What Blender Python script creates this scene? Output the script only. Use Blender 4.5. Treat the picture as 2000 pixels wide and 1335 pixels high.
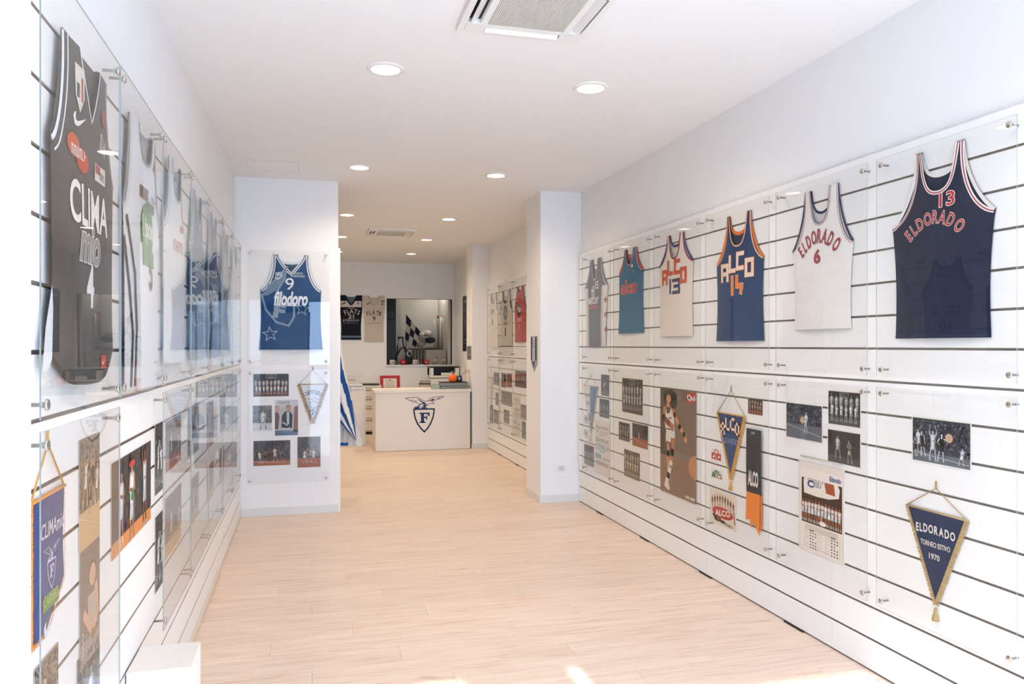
import bpy, bmesh, math, random
from mathutils import Vector, Matrix

for _o in list(bpy.data.objects):
    bpy.data.objects.remove(_o)
SC = bpy.context.scene
COL = SC.collection
PI = math.pi

# ------------------------------------------------------------------ camera
CAM_H = 1.515
F_PX = 1478.0
YAW = math.atan(390.0 / F_PX)
HOR = 674.0
cam_d = bpy.data.cameras.new('camera')
cam_d.sensor_width = 36.0
cam_d.lens = F_PX / 2000.0 * 36.0
cam_d.shift_y = 6.5 / 2000.0
cam_d.clip_start = 0.02
cam = bpy.data.objects.new('camera', cam_d)
COL.objects.link(cam)
cam.location = (0, 0, CAM_H)
cam.rotation_euler = (PI / 2, 0, -YAW)
SC.camera = cam

# ------------------------------------------------------------------ world, sun, exposure
SC.view_settings.view_transform = 'Standard'
SC.view_settings.look = 'None'
SC.view_settings.exposure = 0.12
SC.view_settings.gamma = 1.0
SC.view_settings.use_curve_mapping = False
W = bpy.data.worlds.new('world')
SC.world = W
W.use_nodes = True
bg = W.node_tree.nodes['Background']
bg.inputs['Color'].default_value = (0.50, 0.70, 1.0, 1)
bg.inputs['Strength'].default_value = 14.5

sun_d = bpy.data.lights.new('sun', 'SUN')
sun_d.energy = 9.0
sun_d.angle = math.radians(0.6)
sun_d.color = (0.84, 0.93, 1.0)
sun = bpy.data.objects.new('sun', sun_d)
COL.objects.link(sun)
sun.location = (0.3, -6, 6)
sun.rotation_euler = (math.radians(90 - 28.4), 0, 0)     # shines towards +Y, 28 degrees above the street

# sampling portal in the shopfront opening (guides the sky light, adds none)
pd = bpy.data.lights.new('shopfront_portal', 'AREA')
pd.shape = 'RECTANGLE'
pd.size = 4.2
pd.size_y = 2.4
pd.cycles.is_portal = True
po = bpy.data.objects.new('shopfront_portal', pd)
COL.objects.link(po)
po.location = (0.42, -0.98, 1.2)
po.rotation_euler = (PI / 2, 0, 0)

LAMP_W = 3.7          # watts of one ceiling downlight
LAMP_C = (1.0, 0.82, 0.61)

# ------------------------------------------------------------------ geometry of the room (metres)
RX = 2.51             # face of the right slat wall
BACK_Y = 13.76
CEIL = 3.0
FRONT_Y = -0.9
PIL_Y = 7.06

c_, s_ = math.cos(YAW), math.sin(YAW)


class Plane:
    """a vertical wall face: u runs to the viewer's right, n points into the room"""
    def __init__(self, p0, d):
        l = math.hypot(*d)
        self.p0, self.d = p0, (d[0] / l, d[1] / l)
        self.n = (self.d[1], -self.d[0])
        self.rz = math.atan2(self.d[1], self.d[0])

    def pt(self, px, py, off=0.0):
        l = (px - 1000.0) / F_PX
        rx, ry = l * c_ + s_, -l * s_ + c_
        ox, oy = self.p0[0] + self.n[0] * off, self.p0[1] + self.n[1] * off
        t = (ox * self.n[0] + oy * self.n[1]) / (rx * self.n[0] + ry * self.n[1])
        x, y = rx * t, ry * t
        return ((x - ox) * self.d[0] + (y - oy) * self.d[1], CAM_H + (HOR - py) / F_PX * t)

    def world(self, u, z, off=0.0):
        return (self.p0[0] + self.d[0] * u + self.n[0] * off, self.p0[1] + self.d[1] * u + self.n[1] * off, z)


PR = Plane((RX, 0), (0, -1))
PL = Plane((-0.5714, 0), (-0.0058, 1))
PP = Plane((0, PIL_Y), (1, 0))
PB = Plane((0, BACK_Y), (1, 0))
PC = Plane((0, 10.90), (1, 0))
PK = Plane((2.12, 0), (0, -1))


# ------------------------------------------------------------------ materials
def lin(c):
    if isinstance(c, str):
        c = c.lstrip('#')
        c = tuple(int(c[i:i + 2], 16) / 255.0 for i in (0, 2, 4))
    return tuple(((v / 12.92) if v <= 0.04045 else ((v + 0.055) / 1.055) ** 2.4) for v in c)


MATS = {}


def mat(name, col='#ffffff', rough=0.6, metal=0.0, spec=0.5, emit=None, estr=0.0, bump=None, var=None, sheen=0.0):
    """bump=(scale, strength)   var=(scale, amount, stretch vector)"""
    if name in MATS:
        return MATS[name]
    m = bpy.data.materials.new(name)
    m.use_nodes = True
    nt = m.node_tree
    b = nt.nodes['Principled BSDF']
    rgb = lin(col)
    b.inputs['Base Color'].default_value = (*rgb, 1)
    b.inputs['Roughness'].default_value = rough
    b.inputs['Metallic'].default_value = metal
    b.inputs['Specular IOR Level'].default_value = spec
    if sheen:
        b.inputs['Sheen Weight'].default_value = sheen
    if emit:
        b.inputs['Emission Color'].default_value = (*lin(emit), 1)
        b.inputs['Emission Strength'].default_value = estr
    if var or bump:
        tc = nt.nodes.new('ShaderNodeTexCoord')
    if var:
        mp = nt.nodes.new('ShaderNodeMapping')
        mp.inputs['Scale'].default_value = var[2] if len(var) > 2 else (1, 1, 1)
        nt.links.new(tc.outputs['Object'], mp.inputs['Vector'])
        n = nt.nodes.new('ShaderNodeTexNoise')
        n.inputs['Scale'].default_value = var[0]
        n.inputs['Detail'].default_value = 5
        nt.links.new(mp.outputs['Vector'], n.inputs['Vector'])
        r = nt.nodes.new('ShaderNodeMapRange')
        r.inputs['To Min'].default_value = 1 - var[1]
        r.inputs['To Max'].default_value = 1 + var[1]
        nt.links.new(n.outputs['Fac'], r.inputs['Value'])
        mx = nt.nodes.new('ShaderNodeMix')
        mx.data_type = 'RGBA'
        mx.blend_type = 'MULTIPLY'
        mx.inputs['Factor'].default_value = 1
        mx.inputs['A'].default_value = (*rgb, 1)
        cc = nt.nodes.new('ShaderNodeCombineColor')
        for k in range(3):
            nt.links.new(r.outputs['Result'], cc.inputs[k])
        nt.links.new(cc.outputs['Color'], mx.inputs['B'])
        nt.links.new(mx.outputs['Result'], b.inputs['Base Color'])
    if bump:
        n2 = nt.nodes.new('ShaderNodeTexNoise')
        n2.inputs['Scale'].default_value = bump[0]
        n2.inputs['Detail'].default_value = 4
        nt.links.new(tc.outputs['Object'], n2.inputs['Vector'])
        bp = nt.nodes.new('ShaderNodeBump')
        bp.inputs['Strength'].default_value = bump[1]
        bp.inputs['Distance'].default_value = 0.01
        nt.links.new(n2.outputs['Fac'], bp.inputs['Height'])
        nt.links.new(bp.outputs['Normal'], b.inputs['Normal'])
    MATS[name] = m
    return m


def cloth(col):
    return mat('cloth_' + col.lstrip('#'), col, rough=0.85, spec=0.25, bump=(16, 0.5), var=(60, 0.05), sheen=0.15)


def plain(col, rough=0.5):
    return mat('plain_%s_%d' % (col.lstrip('#'), int(rough * 100)), col, rough=rough, var=(9, 0.02))


M_WALL = mat('white_wall_paint', '#f1f1f1', rough=0.85, spec=0.2, bump=(120, 0.06), var=(3, 0.012))
M_CEIL = mat('white_ceiling_paint', '#f3f3f3', rough=0.9, spec=0.15, bump=(140, 0.04), var=(2, 0.01))
M_LAM = mat('white_slat_laminate', '#f2f2f1', rough=0.38, spec=0.45, var=(2.5, 0.012))
M_GROOVE = mat('slat_groove', '#b5aba1', rough=0.6, var=(8, 0.08))
M_STEEL = mat('polished_steel', '#c9c6c0', rough=0.22, metal=1.0, var=(30, 0.04))
M_WHITEP = mat('white_plastic', '#eeeeec', rough=0.4, var=(5, 0.01))
M_CAB = mat('white_cabinet_laminate', '#ece6dd', rough=0.42, var=(4, 0.015))
M_BLACK = mat('black_plastic', '#15161a', rough=0.4, var=(20, 0.1))
M_PAPER = mat('white_paper', '#ece8e0', rough=0.7, var=(14, 0.015))
M_DARK = mat('dark_cavity', '#1d1c1b', rough=0.8, var=(10, 0.1))
M_EDGE = mat('acrylic_edge', '#a0a7a3', rough=0.4, spec=0.3, var=(6, 0.05))
M_TWINE = mat('gold_cord', '#b08a4a', rough=0.8, var=(200, 0.2))


def acrylic():
    m = bpy.data.materials.new('clear_acrylic')
    m.use_nodes = True
    nt = m.node_tree
    nt.nodes.clear()
    out = nt.nodes.new('ShaderNodeOutputMaterial')
    lw = nt.nodes.new('ShaderNodeLayerWeight')
    lw.inputs['Blend'].default_value = 0.5
    p = nt.nodes.new('ShaderNodeMath'); p.operation = 'POWER'; p.inputs[1].default_value = 5
    nt.links.new(lw.outputs['Facing'], p.inputs[0])
    ma = nt.nodes.new('ShaderNodeMath'); ma.operation = 'MULTIPLY_ADD'
    ma.inputs[1].default_value = 0.62
    ma.inputs[2].default_value = 0.022
    nt.links.new(p.outputs[0], ma.inputs[0])
    tr = nt.nodes.new('ShaderNodeBsdfTransparent')
    tr.inputs['Color'].default_value = (0.985, 0.99, 0.99, 1)
    gl = nt.nodes.new('ShaderNodeBsdfGlossy')
    gl.inputs['Roughness'].default_value = 0.0
    tc = nt.nodes.new('ShaderNodeTexCoord')
    nz = nt.nodes.new('ShaderNodeTexNoise')
    nz.inputs['Scale'].default_value = 2.2
    nz.inputs['Detail'].default_value = 0.5
    nt.links.new(tc.outputs['Object'], nz.inputs['Vector'])
    bp = nt.nodes.new('ShaderNodeBump')
    bp.inputs['Strength'].default_value = 0.05
    bp.inputs['Distance'].default_value = 0.02
    nt.links.new(nz.outputs['Fac'], bp.inputs['Height'])
    nt.links.new(bp.outputs['Normal'], gl.inputs['Normal'])
    mx = nt.nodes.new('ShaderNodeMixShader')
    nt.links.new(ma.outputs[0], mx.inputs[0])
    nt.links.new(tr.outputs[0], mx.inputs[1])
    nt.links.new(gl.outputs[0], mx.inputs[2])
    nt.links.new(mx.outputs[0], out.inputs['Surface'])
    return m


M_ACRYL = acrylic()


def printed():
    m = bpy.data.materials.new('printed_ink')
    m.use_nodes = True
    nt = m.node_tree
    b = nt.nodes['Principled BSDF']
    a = nt.nodes.new('ShaderNodeAttribute')
    a.attribute_name = 'Col'
    tc = nt.nodes.new('ShaderNodeTexCoord')
    n = nt.nodes.new('ShaderNodeTexNoise')
    n.inputs['Scale'].default_value = 120
    n.inputs['Detail'].default_value = 8
    n.inputs['Roughness'].default_value = 0.7
    nt.links.new(tc.outputs['Object'], n.inputs['Vector'])
    r = nt.nodes.new('ShaderNodeMapRange')
    r.inputs['To Min'].default_value = 0.62
    r.inputs['To Max'].default_value = 1.34
    nt.links.new(n.outputs['Fac'], r.inputs['Value'])
    vm = nt.nodes.new('ShaderNodeVectorMath'); vm.operation = 'SCALE'
    nt.links.new(a.outputs['Color'], vm.inputs[0])
    nt.links.new(r.outputs['Result'], vm.inputs['Scale'])
    nt.links.new(vm.outputs[0], b.inputs['Base Color'])
    b.inputs['Roughness'].default_value = 0.45
    b.inputs['Specular IOR Level'].default_value = 0.35
    return m


M_PRINT = printed()


# ------------------------------------------------------------------ object helpers
def link(o, parent=None):
    COL.objects.link(o)
    if parent:
        o.parent = parent
    return o


def empty(name, loc=(0, 0, 0), rz=0.0):
    o = bpy.data.objects.new(name, None)
    o.empty_display_size = 0.05
    o.location = loc
    o.rotation_euler = (0, 0, rz)
    return link(o)


def tag(o, label=None, cat=None, group=None, kind=None):
    if label:
        o['label'] = label
    if cat:
        o['category'] = cat
    if group:
        o['group'] = group
    if kind:
        o['kind'] = kind
    return o


class MB:
    def __init__(self):
        self.v, self.f, self.m = [], [], []
        self.sm = []

    def add(self, vs, fs, mi=0, smooth=False):
        n = len(self.v)
        self.v += [tuple(p) for p in vs]
        for f in fs:
            self.f.append(tuple(i + n for i in f))
            self.m.append(mi)
            self.sm.append(smooth)
        return self

    def box(self, x0, x1, y0, y1, z0, z1, mi=0):
        vs = [(x0, y0, z0), (x1, y0, z0), (x1, y1, z0), (x0, y1, z0), (x0, y0, z1), (x1, y0, z1), (x1, y1, z1), (x0, y1, z1)]
        fs = [(0, 3, 2, 1), (4, 5, 6, 7), (0, 1, 5, 4), (1, 2, 6, 5), (2, 3, 7, 6), (3, 0, 4, 7)]
        return self.add(vs, fs, mi)

    def tube(self, pts, r, n=8, mi=0, caps=True):
        pts = [Vector(p) for p in pts]
        rs = r if isinstance(r, (list, tuple)) else [r] * len(pts)
        vs, fs = [], []
        for i, p in enumerate(pts):
            t = (pts[min(i + 1, len(pts) - 1)] - pts[max(i - 1, 0)]).normalized()
            a = Vector((0, 0, 1)) if abs(t.z) < 0.9 else Vector((1, 0, 0))
            e1 = t.cross(a).normalized()
            e2 = t.cross(e1)
            for k in range(n):
                w = 2 * PI * k / n
                vs.append(p + (e1 * math.cos(w) + e2 * math.sin(w)) * rs[i])
        for i in range(len(pts) - 1):
            for k in range(n):
                fs.append((i * n + k, i * n + (k + 1) % n, (i + 1) * n + (k + 1) % n, (i + 1) * n + k))
        if caps:
            fs.append(tuple(range(n))[::-1])
            fs.append(tuple((len(pts) - 1) * n + k for k in range(n)))
        return self.add(vs, fs, mi, True)

    def lathe(self, prof, axis='z', o=(0, 0, 0), n=20, mi=0):
        vs, fs = [], []
        for (r, h) in prof:
            for k in range(n):
                a = 2 * PI * k / n
                x, y = r * math.cos(a), r * math.sin(a)
                p = (x, y, h) if axis == 'z' else ((x, -h, y) if axis == '-y' else (h, x, y))
                vs.append((p[0] + o[0], p[1] + o[1], p[2] + o[2]))
        for i in range(len(prof) - 1):
            for k in range(n):
                fs.append((i * n + k, i * n + (k + 1) % n, (i + 1) * n + (k + 1) % n, (i + 1) * n + k))
        return self.add(vs, fs, mi, True)

    def mesh(self, name, *mats):
        me = bpy.data.meshes.new(name)
        me.from_pydata(self.v, [], self.f)
        for m in mats:
            me.materials.append(m)
        me.polygons.foreach_set('material_index', self.m)
        me.polygons.foreach_set('use_smooth', self.sm)
        me.update()
        return me

    def build(self, name, m, parent=None, loc=None, fix=True):
        ms = m if isinstance(m, (list, tuple)) else [m]
        me = self.mesh(name, *ms)
        if fix:
            b = bmesh.new(); b.from_mesh(me)
            bmesh.ops.recalc_face_normals(b, faces=b.faces)
            b.to_mesh(me); b.free()
        o = bpy.data.objects.new(name, me)
        if loc:
            o.location = loc
        return link(o, parent)


def bevel(o, w=0.003, seg=2):
    md = o.modifiers.new('bevel', 'BEVEL')
    md.width = w
    md.segments = seg
    md.limit_method = 'ANGLE'
    return o


def boxo(name, b, m, parent=None, bev=0.0):
    o = MB().box(*b).build(name, m, parent)
    if bev:
        bevel(o, bev)
    return o


def obj(name, me, parent=None, loc=None, rz=None):
    o = bpy.data.objects.new(name, me)
    if loc:
        o.location = loc
    if rz is not None:
        o.rotation_euler = (0, 0, rz)
    return link(o, parent)


def struct(o):
    o['kind'] = 'structure'
    return o


# ------------------------------------------------------------------ flat print: coloured polygons in the x-z plane
TEXT = {}


def text_geo(s, bold=0.0, shear=0.0):
    k = (s, bold, shear)
    if k not in TEXT:
        c = bpy.data.curves.new('lettering_source', 'FONT')
        c.body = s
        c.offset = bold
        c.shear = shear
        c.resolution_u = 4
        o = bpy.data.objects.new('lettering_source', c)
        me = bpy.data.meshes.new_from_object(o)
        vs = [(v.co.x, v.co.y) for v in me.vertices]
        fs = [tuple(p.vertices) for p in me.polygons]
        bpy.data.objects.remove(o)
        bpy.data.meshes.remove(me)
        bpy.data.curves.remove(c)
        TEXT[k] = (vs, fs)
    return TEXT[k]


class Art:
    def __init__(self):
        self.polys = []          # (verts, faces, colour, layer)

    def poly(self, pts, col, layer=0):
        self.polys.append((list(pts), [tuple(range(len(pts)))], lin(col), layer))
        return self

    def rect(self, x0, z0, x1, z1, col, layer=0):
        return self.poly([(x0, z0), (x1, z0), (x1, z1), (x0, z1)], col, layer)

    def ell(self, cx, cz, rx, rz, col, layer=0, n=14):
        return self.poly([(cx + rx * math.cos(2 * PI * k / n), cz + rz * math.sin(2 * PI * k / n)) for k in range(n)], col, layer)

    def stroke(self, pts, w, col, layer=0, ext=True, closed=False):
        pts = list(pts)
        if closed:
            pts.append(pts[0])
        for a, b in zip(pts[:-1], pts[1:]):
            dx, dz = b[0] - a[0], b[1] - a[1]
            l = math.hypot(dx, dz) or 1e-9
            dx, dz = dx / l, dz / l
            e = w / 2 if ext else 0
            nx, nz = -dz * w / 2, dx * w / 2
            self.poly([(a[0] - dx * e - nx, a[1] - dz * e - nz), (b[0] + dx * e - nx, b[1] + dz * e - nz),
                       (b[0] + dx * e + nx, b[1] + dz * e + nz), (a[0] - dx * e + nx, a[1] - dz * e + nz)], col, layer)
        return self

    def text(self, s, cx, cz, w, h, col, layer=1, bold=0.02, outline=None, shear=0.0, rot=0.0, skew=0.0):
        base, _ = text_geo(s, bold, shear)
        if not base:
            return self
        x0, x1 = min(v[0] for v in base), max(v[0] for v in base)
        y0, y1 = min(v[1] for v in base), max(v[1] for v in base)
        sz = h / max(y1 - y0, 1e-6)
        sx = (w / (x1 - x0)) if w else sz
        mx, my = (x0 + x1) / 2, (y0 + y1) / 2
        ca, sa = math.cos(rot), math.sin(rot)

        def put(geo, c, ly):
            vs, fs = geo
            out = []
            for (x, y) in vs:
                X, Y = (x - mx) * sx, (y - my) * sz
                Y += X * skew
                out.append((cx + X * ca - Y * sa, cz + X * sa + Y * ca))
            self.polys.append((out, fs, lin(c), ly))
        if outline:
            put(text_geo(s, bold + outline[1], shear), outline[0], layer)
            put(text_geo(s, bold, shear), col, layer + 1)
        else:
            put((base, _), col, layer)
        return self

    def glyphs(self, cx, cz, w, h, n, col, layer=1, seed=0, rot=0.0):
        """a line of lettering too small to read in the photograph: n broken upright marks"""
        rr = random.Random(n * 31 + seed)
        ca, sa = math.cos(rot), math.sin(rot)

        def R(x0, z0, x1, z1):
            self.poly([(cx + x * ca - z * sa, cz + x * sa + z * ca) for x, z in ((x0, z0), (x1, z0), (x1, z1), (x0, z1))], col, layer)
        p = w / n
        for k in range(n):
            x = -w / 2 + p * k
            R(x + p * .08, -h / 2, x + p * .30, h / 2)
            m = rr.choice((0, 1, 2))
            if m != 0:
                R(x + p * .58, -h / 2 if m == 1 else 0, x + p * .80, h / 2)
            zz = rr.choice((-h / 2, -h * .1, h * .3))
            R(x + p * .30, zz, x + p * .72, zz + h * .2)
        return self

    def arch(self, s, cx, cz, w, h, rise, col, layer=1, bold=0.02, outline=None, rot=1.0, tilt=0.0):
        ws = []
        for ch in s:
            g, _ = text_geo(ch, bold)
            ws.append((max(v[0] for v in g) - min(v[0] for v in g)) if g else 0.3)
        gap = 0.16
        tot = sum(ws) + gap * (len(s) - 1)
        x = -tot / 2
        for ch, cw in zip(s, ws):
            xm = x + cw / 2
            t = xm / (tot / 2)
            z = rise * (1 - t * t)
            slope = -2 * rise * t / (w / 2)
            self.text(ch, cx + xm * w / tot, cz + z + tilt * t, cw * w / tot, h, col, layer, bold, outline, rot=math.atan(slope) * rot)
            x += cw + gap
        return self

    def build(self, name, parent=None, y0=0.0, surf=None, eps=0.00025, cut=None):
        vs, fs, cols = [], [], []
        for pts, faces, c, ly in self.polys:
            n = len(vs)
            for (x, z) in pts:
                y = (surf(x, z) if surf else 0.0) - y0 - ly * eps
                vs.append((x, y, z))
            for f in faces:
                fs.append(tuple(i + n for i in f))
                cols.append(c)
        me = bpy.data.meshes.new(name)
        me.from_pydata(vs, [], fs)
        me.materials.append(M_PRINT)
        at = me.color_attributes.new('Col', 'FLOAT_COLOR', 'CORNER')
        data = []
        for p, c in zip(me.polygons, cols):
            data += [c[0], c[1], c[2], 1.0] * p.loop_total
        at.data.foreach_set('color', data)
        # faces look towards -y
        b = bmesh.new(); b.from_mesh(me)
        for f in b.faces:
            if f.normal.y > 0:
                f.normal_flip()
        b.to_mesh(me); b.free()
        return obj(name, me, parent)


EAGLE_LINES = [
    [(160, 232), (200, 218), (310, 212), (470, 207), (540, 245), (610, 290), (690, 318), (760, 300), (820, 305), (880, 330), (900, 370), (885, 388), (860, 365), (800, 374), (740, 398), (700, 428)],
    [(160, 232), (230, 255), (260, 285), (300, 295), (345, 327), (400, 318), (450, 338), (490, 368), (530, 388), (580, 372)],
    [(740, 300), (790, 255), (880, 212), (1000, 207), (1150, 195), (1140, 215), (1060, 250), (980, 272), (920, 290), (870, 312)],
    [(300, 295), (380, 280)], [(400, 318), (450, 296)], [(980, 272), (1040, 235)],
    [(520, 395), (600, 385), (640, 420), (600, 455), (540, 450), (520, 395)],
    [(385, 475), (430, 455), (500, 458)], [(660, 470), (700, 468), (730, 500)]]
EAGLE_FILLS = [
    [(460, 240), (520, 262), (600, 322), (690, 360), (690, 388), (640, 402), (588, 352), (520, 290)],
    [(795, 294), (850, 258), (922, 243), (870, 302)],
    [(640, 402), (700, 398), (772, 384), (700, 428), (655, 482), (618, 470)],
    [(522, 394), (505, 450), (455, 462), (480, 425)],
    [(385, 478), (430, 458), (540, 466), (520, 500), (400, 500)],
    [(560, 500), (580, 470), (640, 470), (740, 500)]]
SHIELD = [(380, 515), (900, 515), (895, 620), (870, 740), (810, 890), (730, 1015), (648, 1100), (560, 1010), (475, 890), (412, 740), (388, 620)]
F_POLY = [[(520, 605), (785, 605), (785, 700), (755, 700), (740, 660), (715, 640), (640, 640), (640, 870), (560, 870), (560, 640), (520, 635)],
          [(520, 838), (680, 838), (680, 868), (520, 868)],
          [(640, 712), (690, 712), (700, 675), (722, 675), (722, 790), (700, 790), (690, 750), (640, 750)]]


def emblem(A, cx, cz, h, col, layer=1, lw=1.0, eagle=True, fill=None):
    """winged crest: eagle standing on a shield with a letter F (cx, cz = middle, h = full height)"""
    k = h / 910.0

    def P(p):
        return (cx + (p[0] - 645) * k, cz - (p[1] - 650) * k)
    if fill:
        A.poly([P(p) for p in SHIELD], fill, layer)
    A.stroke([P(p) for p in SHIELD], 32 * k * lw, col, layer + 1, closed=True)
    for f in F_POLY:
        A.poly([P(p) for p in f], col, layer + 2)
    if eagle:
        for l in EAGLE_LINES:
            A.stroke([P(p) for p in l], 11 * k * lw, col, layer + 1)
        for f in EAGLE_FILLS:
            A.poly([P(p) for p in f], col, layer + 2)
    return A


def star(A, cx, cz, r, col, layer=1, w=None, rot=0.0):
    pts = [(cx + (r if k % 2 == 0 else r * 0.42) * math.sin(PI * k / 5 + rot), cz + (r if k % 2 == 0 else r * 0.42) * math.cos(PI * k / 5 + rot)) for k in range(10)]
    if w:
        A.stroke(pts, w, col, layer, closed=True)
    else:
        A.poly(pts, col, layer)


def swoosh(A, cx, cz, w, col, layer=1):
    p = [(-0.5, 0.02), (-0.42, -0.16), (-0.28, -0.2), (-0.05, -0.14), (0.5, 0.2), (-0.1, -0.02), (-0.27, -0.05), (-0.33, 0.03), (-0.3, 0.2), (-0.42, 0.14)]
    A.poly([(cx + x * w, cz + z * w) for x, z in p], col, layer)

# ================================================================== THE SETTING
def floor_mat():
    m = bpy.data.materials.new('pale_oak_laminate')
    m.use_nodes = True
    nt = m.node_tree
    b = nt.nodes['Principled BSDF']
    tc = nt.nodes.new('ShaderNodeTexCoord')
    oi = nt.nodes.new('ShaderNodeObjectInfo')
    mul = nt.nodes.new('ShaderNodeMath'); mul.operation = 'MULTIPLY'; mul.inputs[1].default_value = 37.0
    nt.links.new(oi.outputs['Random'], mul.inputs[0])
    cx = nt.nodes.new('ShaderNodeCombineXYZ')
    for k in range(3):
        nt.links.new(mul.outputs[0], cx.inputs[k])
    ad = nt.nodes.new('ShaderNodeVectorMath'); ad.operation = 'ADD'
    nt.links.new(tc.outputs['Object'], ad.inputs[0])
    nt.links.new(cx.outputs[0], ad.inputs[1])

    def noise(scale, stretch, detail, rough=0.6, dist=0.0):
        mp = nt.nodes.new('ShaderNodeMapping')
        mp.inputs['Scale'].default_value = stretch
        nt.links.new(ad.outputs[0], mp.inputs['Vector'])
        n = nt.nodes.new('ShaderNodeTexNoise')
        n.inputs['Scale'].default_value = scale
        n.inputs['Detail'].default_value = detail
        n.inputs['Roughness'].default_value = rough
        n.inputs['Distortion'].default_value = dist
        nt.links.new(mp.outputs[0], n.inputs['Vector'])
        return n
    grain = noise(3.0, (0.9, 14.0, 1), 6, 0.65, 0.4)
    fine = noise(6.0, (1.0, 40.0, 1), 4)
    knots = noise(2.2, (1.6, 6.0, 1), 3, 0.5, 0.8)
    ramp = nt.nodes.new('ShaderNodeValToRGB')
    ramp.color_ramp.elements[0].position = 0.25
    ramp.color_ramp.elements[0].color = (*lin('#cdb29e'), 1)
    ramp.color_ramp.elements[1].position = 0.7
    ramp.color_ramp.elements[1].color = (*lin('#eedaca'), 1)
    e = ramp.color_ramp.elements.new(0.48)
    e.color = (*lin('#e4cebc'), 1)
    nt.links.new(grain.outputs['Fac'], ramp.inputs['Fac'])
    kr = nt.nodes.new('ShaderNodeValToRGB')
    kr.color_ramp.elements[0].position = 0.68
    kr.color_ramp.elements[0].color = (1, 1, 1, 1)
    kr.color_ramp.elements[1].position = 0.80
    kr.color_ramp.elements[1].color = (0.68, 0.58, 0.5, 1)
    nt.links.new(knots.outputs['Fac'], kr.inputs['Fac'])
    m1 = nt.nodes.new('ShaderNodeMix'); m1.data_type = 'RGBA'; m1.blend_type = 'MULTIPLY'; m1.inputs['Factor'].default_value = 1
    nt.links.new(ramp.outputs['Color'], m1.inputs['A'])
    nt.links.new(kr.outputs['Color'], m1.inputs['B'])
    fr = nt.nodes.new('ShaderNodeMapRange')
    fr.inputs['To Min'].default_value = 0.9
    fr.inputs['To Max'].default_value = 1.08
    nt.links.new(fine.outputs['Fac'], fr.inputs['Value'])
    pv = nt.nodes.new('ShaderNodeMapRange')
    pv.inputs['To Min'].default_value = 0.96
    pv.inputs['To Max'].default_value = 1.03
    nt.links.new(oi.outputs['Random'], pv.inputs['Value'])
    mm = nt.nodes.new('ShaderNodeMath'); mm.operation = 'MULTIPLY'
    nt.links.new(fr.outputs['Result'], mm.inputs[0])
    nt.links.new(pv.outputs['Result'], mm.inputs[1])
    vm = nt.nodes.new('ShaderNodeVectorMath'); vm.operation = 'SCALE'
    nt.links.new(m1.outputs['Result'], vm.inputs[0])
    nt.links.new(mm.outputs[0], vm.inputs['Scale'])
    nt.links.new(vm.outputs[0], b.inputs['Base Color'])
    b.inputs['Roughness'].default_value = 0.42
    b.inputs['Specular IOR Level'].default_value = 0.4
    return m


M_FLOOR = floor_mat()
M_SUB = mat('dark_underlay', '#8c7867', rough=0.9, var=(5, 0.1))

floor = struct(boxo('floor', (-1.75, 2.66, FRONT_Y - 0.05, 15.4, -0.12, -0.012), M_SUB))
PLW, PLL = 0.19, 1.25
plank_me = {}


def plank_mesh(l):
    k = round(l, 3)
    if k not in plank_me:
        b = MB()
        c = 0.0012
        y1 = PLW - 0.0006
        z = 0.0
        l2 = l - 0.0006
        vs = [(0, 0, -0.012), (l2, 0, -0.012), (l2, y1, -0.012), (0, y1, -0.012),
              (0, 0, z - c), (l2, 0, z - c), (l2, y1, z - c), (0, y1, z - c),
              (c, c, z), (l2 - c, c, z), (l2 - c, y1 - c, z), (c, y1 - c, z)]
        fs = [(0, 1, 5, 4), (1, 2, 6, 5), (2, 3, 7, 6), (3, 0, 4, 7), (4, 5, 9, 8), (5, 6, 10, 9), (6, 7, 11, 10), (7, 4, 8, 11), (8, 9, 10, 11)]
        b.add(vs, fs)
        plank_me[k] = b.mesh('plank', M_FLOOR)
    return plank_me[k]


random.seed(5)
y = FRONT_Y
row = 0
while y < 13.7:
    x0, x1 = (-1.20, 2.52) if y < 1.6 else (-0.62, 2.52)
    x = x0
    first = [0.42, 0.83, 1.25, 0.62, 1.04][row % 5]
    while x < x1 - 0.02:
        l = first if x == x0 else PLL
        l = min(l, x1 - x)
        obj('plank', plank_mesh(l), floor, (x, y, 0))
        x += l
    y += PLW
    row += 1
# vinyl floor of the store room behind the hatch
boxo('store_floor', (0.9, 2.62, BACK_Y + 0.13, 15.3, -0.012, 0.0), plain('#8f877c'), floor)

ceiling = struct(boxo('ceiling', (-1.75, 2.66, FRONT_Y - 0.05, 15.4, CEIL, CEIL + 0.1), M_CEIL))
# access hatch in the ceiling: thin square frame and lid
hb = MB()
hx0, hx1, hy0, hy1 = -0.515, -0.113, 6.385, 6.75
for b_ in ((hx0 - .004, hx0, hy0, hy1), (hx1, hx1 + .004, hy0, hy1), (hx0, hx1, hy0 - .004, hy0), (hx0, hx1, hy1, hy1 + .004)):
    hb.box(*b_, CEIL - 0.0015, CEIL)
hb.build('hatch_gap', plain('#cfccc9'), ceiling)
boxo('hatch_lid', (hx0, hx1, hy0, hy1, CEIL - 0.001, CEIL), M_CEIL, ceiling)

wall_right = struct(boxo('wall_right', (RX + 0.022, RX + 0.14, FRONT_Y - 0.05, BACK_Y + 0.13, 0, CEIL), M_WALL))
wall_left = struct(boxo('wall_left', (-0.78, -0.66, 1.60, BACK_Y + 0.13, 0, CEIL), M_WALL))

# ---- slat walls: boards 150 mm apart over a darker backing, 16 boards high
BOARD = {}
M_CORE = mat('slat_board_core', '#b0a59a', rough=0.8, var=(30, 0.1))


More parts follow.
